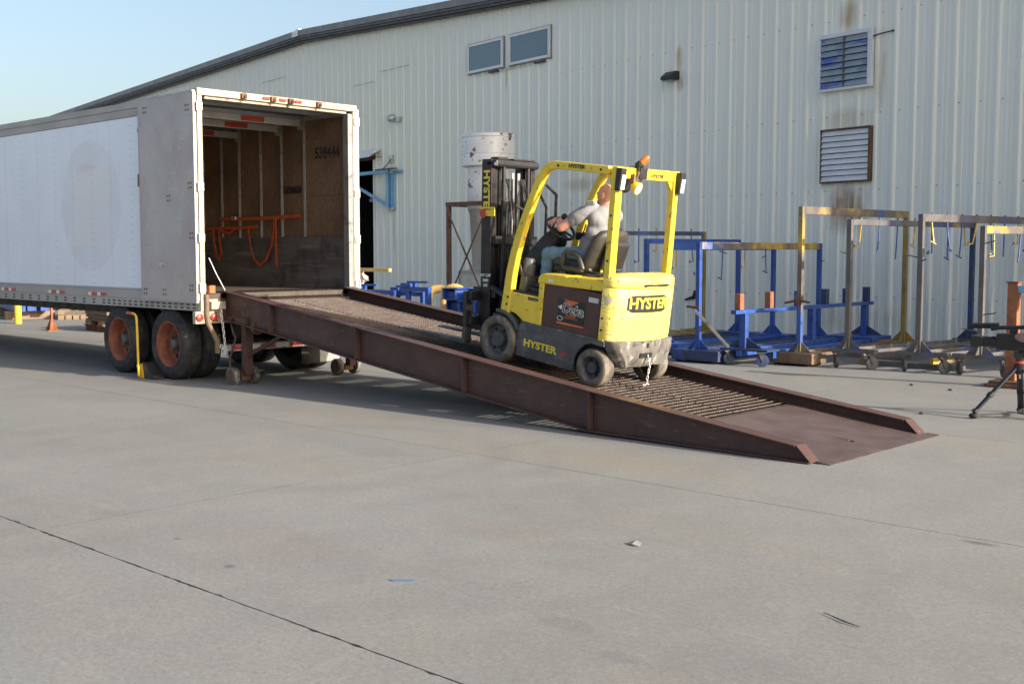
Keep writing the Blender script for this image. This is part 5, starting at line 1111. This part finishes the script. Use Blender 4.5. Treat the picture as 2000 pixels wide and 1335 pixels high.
# low blue cart with handle
t = thing('blue_cart', 'low blue steel cart with upright brown blocks along its rail and a T handle', 'cart', (-9.72, 15.4, 0))
obj('rail', MB().box(-.05, .05, -.18, 4.35, .79, .85), M_blue, t, bev=.004)
for y, m in ((.12, M_blue), (2.2, M_blue), (4.1, M_blue)): obj('leg', MB().box(-.055, .055, y - .05, y + .05, .26, .788), m, t, bev=.005)
for y in (.12, 4.1): obj('gusset', MB().prism([(-.30, .262), (.34, .262), (.07, .42), (-.07, .42)], y - .008, y + .008), M_bluedk, t)
for k, (y, m) in enumerate(((-.02, M_orust), (.85, M_orust), (1.75, M_blue), (2.65, M_bluedk), (3.4, M_bluedk), (4.15, M_bluedk))): obj('block', MB().box(-.05, .05, y - .055, y + .055, .852, 1.10 + .01 * (k % 2)), m, t, bev=.005)
obj('deck_plate', MB().box(-.34, .50, -.02, .34, .225, .258), M_bluedk, t, bev=.004); obj('deck_plate', MB().box(-.5, .42, 3.55, 4.3, .12, .258), M_blue, t, bev=.006)
for x in (-.26, .34): obj('frame_beam', MB().box(x - .05, x + .05, .345, 3.545, .10, .22), M_blue, t, bev=.005)
obj('side_channel', MB().box(-.45, -.36, .5, 3.5, .05, .24), M_bluedk, t, bev=.005); obj('hitch_socket', MB().box(-.03, .05, -.05, .1, .14, .222), M_blue, t)
for x in (-.21, .39): caster(t, x, -.02, .095, R(65 if x < 0 else 35), M_bluedk, .224)
for x in (-.3, .3): caster(t, x, 4.0, .05, 0., M_blue, .118)
hd_ = obj('handle_bar', MB().bar((-.16, -.05, .27), (-.62, -.35, .86), .045, .045), M_spray, t, bev=.004); obj('handle_grip', MB().tube([(-.80, -.25, .885), (-.45, -.42, .885)], .021, 10), M_rust, hd_, smooth=True)
# T-bar clamp on the rusty-box rack
single('cross_clamp', MB().tube([(-9.30, 16.00, .95), (-9.08, 16.02, 1.0), (-8.86, 15.98, .97)], .018, 8).box(-9.13, -9.03, 16.0, 16.036, .93, 1.06), M_rust, 'rusty cross clamp fixed halfway up the yellow-streaked post', 'clamp', (-9.08, 16.0, .95))
# loose steel on the ground by the racks
t = thing('rail_frame', 'long low steel frame with short pins lying under the castered racks', 'frame', (-8.0, 17.6, 0))
for x in (-.35, .75): obj('rail', MB().bar((x, -.9, .13), (x + .55, 1.9, .13), .06, .09), M_spray if x < 0 else M_sprayy, t, bev=.004)
for k in range(6): obj('pin', MB().box(-.35 + .55 * (.1 + .15 * k) - .012, -.35 + .55 * (.1 + .15 * k) + .012, -.9 + 2.8 * (.1 + .15 * k) - .012, -.9 + 2.8 * (.1 + .15 * k) + .012, .176, .30), M_galv, t)
for y in (-.8, 1.8): obj('cross_piece', MB().box(-.45, 1.2, y - .04, y + .04, .0, .084), M_spray, t, bev=.004)
single('timber_block', MB().box(-9.2, -8.2, 17.9, 18.1, 0, .1), M_wood, 'pale timber beam lying on the ground under the blue-beam castered rack', 'timber', (-8.7, 18.0, 0), bev=.008)
# orange primer post
t = thing('primer_post', 'orange primered steel post on a square base plate at the right edge', 'post', (-5.60, 15.35, 0))
obj('base_plate', MB().box(-.26, .30, -.24, .28, 0, .045).box(-.22, .26, -.2, .24, .045, .085), M_rust, t, bev=.004)
obj('column', MB().box(-.065, .065, -.065, .065, .086, 1.34), M_orust, t, bev=.006); obj('cap', MB().box(-.08, .075, -.075, .075, 1.341, 1.36), M_rust, t)
obj('clamp', MB().box(.066, .22, -.06, .06, 1.22, 1.31), M_skyblue, t, bev=.006)
rr = random.Random(9)
blob('work_rag', [('ell', (-5.28 + rr.uniform(-.06, .1), 15.33 + rr.uniform(-.07, .07), 1.27 + rr.uniform(-.05, .08)), (.07, .07, .06)) for _ in range(9)] + [('ell', (-5.3, 15.33, 1.16), (.10, .07, .07))], .018, M_rag, None, 3, lambda co, n: co + n * .012 * math.sin(co.x * 90 + co.z * 70 + co.y * 50))
tag(bpy.data.objects['work_rag'], 'bundle of brown and grey rags hung on top of the orange post', 'rag')
# video camera on a tripod
TX, TY = -4.50, 12.55
t = thing('tripod', 'dark grey video tripod with red collar standing right of the ramp toe', 'tripod', (TX, TY, 0))
feet = [(-.31, -.40), (.46, -.08), (-.12, .42)]
for fx, fy in feet:
    a = Vector((fx * .08, fy * .08, .53)); b_ = Vector((fx, fy, .06)); sd_ = Vector((-fy, fx, 0)).normalized() * .022
    l_ = obj('leg', MB().tube([a + sd_, a.lerp(b_, .96) + sd_], .013, 8).tube([a - sd_, a.lerp(b_, .96) - sd_], .013, 8).tube([a.lerp(b_, .3), b_], .012, 8), M_carbon, t, smooth=True)
    obj('leg_clamp', MB().bar(a.lerp(b_, .56), a.lerp(b_, .64), .075, .04).bar(a.lerp(b_, .93), a.lerp(b_, .99), .07, .04), M_plastic, l_, bev=.004); obj('foot', MB().ell((fx, fy, .03), (.05, .035, .03), 12, 8), M_rubber, l_, smooth='all')
    obj('spreader_arm', MB().bar((0, 0, .05), (fx * .95, fy * .95, .035), .03, .015), M_carbon, t)
obj('apex', MB().lathe([(.04, .46), (.06, .50), (.065, .55), (.045, .57)], seg=18), M_plastic, t, smooth=True)
obj('red_collar', MB().lathe([(.055, .571), (.06, .575), (.06, .597), (.055, .60)], seg=18), M_red, t, smooth=True)
obj('fluid_head', MB().lathe([(.04, .601), (.05, .62), (.05, .66), (.03, .68)], seg=16).box(-.05, .07, -.035, .035, .64, .698).lathe([(.04, -.06), (.045, -.03), (.045, .03), (.04, .06)], (.0, 0, .655), (0, 1, 0), 16), M_carbon, t, smooth=True)
obj('pan_bar', MB().tube([(.04, .05, .65), (.30, .08, .52), (.45, .10, .42)], .011, 8), M_plastic, t, smooth=True)
t = thing('video_camera', 'black professional video camera on the tripod, lens pointing left', 'video camera', (TX - .03, TY, .70))
obj('body', MB().box(-.16, .26, -.055, .055, .005, .15).box(.0, .2, -.06, .06, .04, .13), M_plastic, t, bev=.01)
obj('lens_barrel', MB().lathe([(.045, 0), (.05, .02), (.05, .05), (.046, .055), (.048, .10), (.044, .13)], (-.16, 0, .07), (-1, 0, 0), 22), M_plastic, t, smooth=True)
obj('matte_box', MB().loft([[(-.27, s1_ * .05, .07 + s2_ * .04) for s1_, s2_ in ((-1, -1), (1, -1), (1, 1), (-1, 1))], [(-.37, s1_ * .07, .07 + s2_ * .058) for s1_, s2_ in ((-1, -1), (1, -1), (1, 1), (-1, 1))]]), M_plastic, t, bev=.004)
obj('carry_handle', MB().tube([(.2, 0, .15), (.18, 0, .20), (.10, 0, .215), (-.15, 0, .20), (-.22, 0, .185)], .018, 10).box(-.06, .0, -.015, .015, .15, .20), M_plastic, t, smooth=True)
obj('microphone', MB().tube([(-.40, .04, .205), (-.16, .04, .215)], .026, 12), M_rubber, t, smooth=True)
obj('grip_strap', MB().ell((.12, -.07, .13), (.12, .03, .05), 14, 10), M_rag, t, smooth='all')
obj('viewfinder', MB().box(.16, .36, -.03, .04, .155, .21), M_plastic, t, bev=.01)
t.scale = (1.25, 1.25, 1.2)

# ------------------------------------------------------------------ steelwork between ramp and wall
def blue_frame(label, X, Y, w, h, kk):
    t = thing('steel_frame', label, 'steel frame', (X, Y, 0), (0, 0, R(kk)), group='blue frames behind the ramp')
    for x in (-w / 2, w / 2): obj('post', MB().box(x - .045, x + .045, -.045, .045, 0, h), M_blue, t, bev=.005)
    obj('top_rail', MB().box(-w / 2 - .2, w / 2 + .05, -.05, .05, h + .001, h + .085), M_blue, t, bev=.005)
    obj('clamp', MB().box(-w / 2 - .12, -w / 2 + .14, -.10, .10, h + .086, h + .16).box(-w / 2 - .02, -w / 2 + .5, -.035, .035, h + .161, h + .20), M_blue, t, bev=.006); obj('cross_rail', MB().box(-w / 2 + .05, w / 2 - .05, -.03, .03, .35, .42), M_bluedk, t)
blue_frame('blue steel frame nearest the trailer, behind the ramp curb', -17.75, 14.9, .9, .90, 8)
blue_frame('blue steel frame in the middle, behind the ramp curb', -17.0, 15.15, .8, .88, -4)
blue_frame('blue steel frame beside the yellow pipe guard', -16.55, 14.95, .5, .98, 6)
def hoop(label, X, Y, w, h, yaw):
    t = thing('pipe_guard', label, 'pipe guard', (X, Y, 0), (0, 0, R(yaw)), group='yellow pipe guards by the wall')
    r_ = .18; pts = [(-w / 2, 0, 0), (-w / 2, 0, h - r_)] + [(-w / 2 + r_ - r_ * math.cos(a), 0, h - r_ + r_ * math.sin(a)) for a in (R(22), R(45), R(68), R(90))] + [(w / 2 - r_ + r_ * math.sin(a), 0, h - r_ + r_ * math.cos(a)) for a in (0, R(22), R(45), R(68), R(90))] + [(w / 2, 0, 0)]
    obj('pipe', MB().tube(pts, .085, 14), M_pipey, t, smooth=True)
    for x in (-w / 2, w / 2): obj('floor_flange', MB().lathe([(.15, 0), (.15, .015)], (x, 0, 0), (0, 0, 1), 16), M_pipey, t)
hoop('bent yellow pipe guard beside the stacked blue steel', -15.72, 15.1, .42, 1.06, 15)
hoop('bent yellow pipe guard behind the blue steel frames', -17.0, 15.9, .42, 1.0, 40)
rb = random.Random(12)
t = thing('blue_steel_stack', 'stack of bright blue painted steel sections behind the ramp, left of the mast', 'steel stack', (-14.75, 14.75, 0))
for lv in range(5):
    n = 3
    for k in range(n):
        x = -.75 + .55 * k + rb.uniform(-.12, .12); L_ = rb.uniform(.42, .6); y0 = rb.uniform(-.3, .0); z0 = .02 + .215 * lv
        o = obj('steel_section', MB().box(x, x + L_, y0, y0 + .5, z0, z0 + .012).box(x, x + L_, y0, y0 + .5, z0 + .19, z0 + .205).box(x + .02, x + .05, y0 + .02, y0 + .48, z0 + .0125, z0 + .1895).box(x + L_ - .09, x + L_ - .06, y0 + .02, y0 + .48, z0 + .0125, z0 + .1895).box(x + .05, x + L_ - .09, y0 + .1, y0 + .12, z0 + .0125, z0 + .14), M_blue, t, bev=.003)
single('rusty_beam', MB().box(-19.0, -17.95, 15.42, 15.5, 1.33, 1.40).box(-18.95, -18.85, 15.4, 15.52, 0, 1.328), M_pipey, 'yellowish beam on a post sticking out past the trailer post', 'beam', (-18.9, 15.45, 0), bev=.006)
rr = random.Random(4); mb = MB()
blob('torn_sheet', [('ell', (-18.55 - rr.uniform(0, .35), 15.33 + rr.uniform(-.05, .05), 1.33 - rr.uniform(0, .5)), (.05 + rr.random() * .05, .03, .07)) for _ in range(14)], .02, M_ragw, None, 2, lambda co, n: co + n * .015 * math.sin(co.x * 80 + co.z * 60))
tag(bpy.data.objects['torn_sheet'], 'crumpled whitish plastic sheet hanging from the yellowish beam', 'plastic sheet')
single('green_drum', MB().lathe([(.28, 0), (.29, .02), (.28, .3), (.295, .31), (.28, .33), (.28, .6), (.295, .61), (.28, .63), (.28, .86), (.29, .88), (.27, .885)], (-20.2, 16.9, 0), seg=24), M_green, 'dark green drum standing before the dark doorway', 'drum', (-20.2, 16.9, 0), smooth=True)

# ------------------------------------------------------------------ things seen under the trailer
t = thing('bollard', 'round yellow bollard standing beyond the trailer at far left', 'bollard', (-28.0, 12.3, 0))
obj('post', MB().lathe([(.085, 0), (.085, 1.1), (.06, 1.15), (.0, 1.165)], seg=20), M_boly, t, smooth=True)
t = thing('stand_post', 'thin orange stand with flared gusset foot, sunlit beyond the trailer', 'stand', (-25.05, 11.75, 0))
obj('post', MB().box(-.022, .022, -.022, .022, 0.012, 1.2), M_orust, t); obj('base_plate', MB().box(-.16, .16, -.16, .16, 0, .012), M_orust, t)
for a in range(4):
    o = obj('gusset', MB().prism([(.023, .013), (.14, .013), (.023, .28)], -.004, .004), M_orust, t); o.rotation_euler = (0, 0, R(45 + 90 * a))
t = thing('pallet', 'red-brown pallet with pale blocks carrying the board stack', 'pallet', (-24.0, 12.75, 0), (0, 0, R(-4)))
for y in (-.4, 0, .4): obj('runner', MB().box(-.65, .65, y - .05, y + .05, 0, .11), M_pallet, t, bev=.004)
for k in range(6): obj('deck_board', MB().box(-.62 + .22 * k, -.46 + .22 * k, -.5, .5, .111, .135), M_pallet, t)
for x in (-.42, .25): obj('spacer_block', MB().box(x - .12, x + .12, -.5, .5, .136, .23), M_wood, t, bev=.006)
t = thing('board_stack', 'stack of thin brown boards on a pallet behind the trailer wheels', 'board stack', (-24.0, 12.75, .231), (0, 0, R(-4)))
for k in range(13): j = rb.uniform(-.05, .05); obj('board', MB().box(-.55 + j, .6 + j, -.48 + rb.uniform(-.03, .03), .5, .036 * k, .036 * k + .033), M_board, t)
t = thing('blue_beam_bundle', 'bundle of blue beams on timber bearers, far left under the trailer', 'steel bundle', (-30.6, 13.6, 0), (0, 0, R(-15)))
for k in range(6): obj('beam', MB().box(-1.6, 1.5 + rb.uniform(-.2, .2), -.42 + .3 * (k % 3), -.20 + .3 * (k % 3), .22 + .42 * (k // 3), .42 + .42 * (k // 3)), M_blue, t, bev=.008)
for x in (-1.1, .9): obj('bearer', MB().box(x - .09, x + .09, -.6, .6, 0, .218), M_wood, t, bev=.008); obj('spacer', MB().box(x - .06, x + .06, -.5, .5, .421, .638), M_wood, t)
t = thing('storage_rack', 'dark steel storage rack in shade, seen under the trailer', 'shelf', (-33.2, 16.2, 0), (0, 0, R(35)))
for x in (-2.2, -.7, .8, 2.3):
    for y in (-.5, .5): obj('upright', MB().box(x - .05, x + .05, y - .05, y + .05, 0, 2.2), M_frame, t)
for z in (.45, 1.1, 1.8): obj('shelf', MB().box(-2.25, 2.35, -.55, .55, z, z + .08), M_rust, t)
for k in range(9): x = -2.0 + .48 * k; o = obj('stored_part', MB().box(x, x + rb.uniform(.25, .42), -.4, .4, .531 if k % 2 else 1.181, (.531 if k % 2 else 1.181) + rb.uniform(.15, .45)), (M_bluedk, M_rustbox, M_board)[k % 3], t, bev=.01)
t = thing('timber_pile', 'low pile of pale timbers lying in shade far left', 'timber', (-29.6, 14.6, 0), (0, 0, R(-30)))
for k in range(5): obj('timber', MB().box(-1.3 + rb.uniform(-.2, .2), 1.2, -.4 + .18 * (k % 4), -.25 + .18 * (k % 4), .0 + .13 * (k // 4), .12 + .13 * (k // 4)), M_wood, t, bev=.006)

# ------------------------------------------------------------------ litter on the concrete
pv = [(-4.22, 5.48, .003), (-4.17, 5.465, .012), (-4.12, 5.47, .004), (-4.13, 5.50, .022), (-4.165, 5.525, .03), (-4.205, 5.51, .014), (-4.17, 5.495, .026)]
pf = [(0, 1, 6, 5), (1, 2, 3, 6), (6, 3, 4, 5)]
single('paper_scrap', MB().add(pv + [(a, b, c + .003) for a, b, c in pv], pf + [tuple(k + 7 for k in reversed(f)) for f in pf] + [(0, 7, 8, 1), (1, 8, 9, 2), (2, 9, 10, 3), (3, 10, 11, 4), (4, 11, 12, 5), (5, 12, 7, 0)]), M_paper, 'small crumpled pale paper scrap lying on the concrete', 'paper', (-4.17, 5.5, 0))
single('stick', MB().tube([(-2.70, 5.06, .008), (-2.56, 5.0, .009), (-2.47, 4.98, .007)], [.002, .004, .002], 6), M_stick, 'thin dark stick lying on the concrete in the foreground', 'stick', (-2.57, 5.0, 0))
single('paint_chip', MB().prism([(-4.68, 4.0), (-4.64, 3.995), (-4.60, 4.04), (-4.565, 4.085), (-4.60, 4.07), (-4.64, 4.03)], .001, .0035, 'z'), M_stain, 'small blue paint flake on the concrete in the foreground', 'paint flake', (-4.63, 4.04, 0))
rl = random.Random(21)
for k, lab in enumerate(('dark pebble on concrete right of the ramp toe, below the tripod', 'dark pebble on the concrete near the castered racks', 'dark pebble on the concrete in front of the orange post')):
    x, y = ((-5.35, 12.1), (-6.6, 14.6), (-6.0, 14.4))[k]; single('pebble', MB().ell((x, y, .012), (.03, .022, .015), 8, 6), M_stick, lab, 'pebble', (x, y, 0))
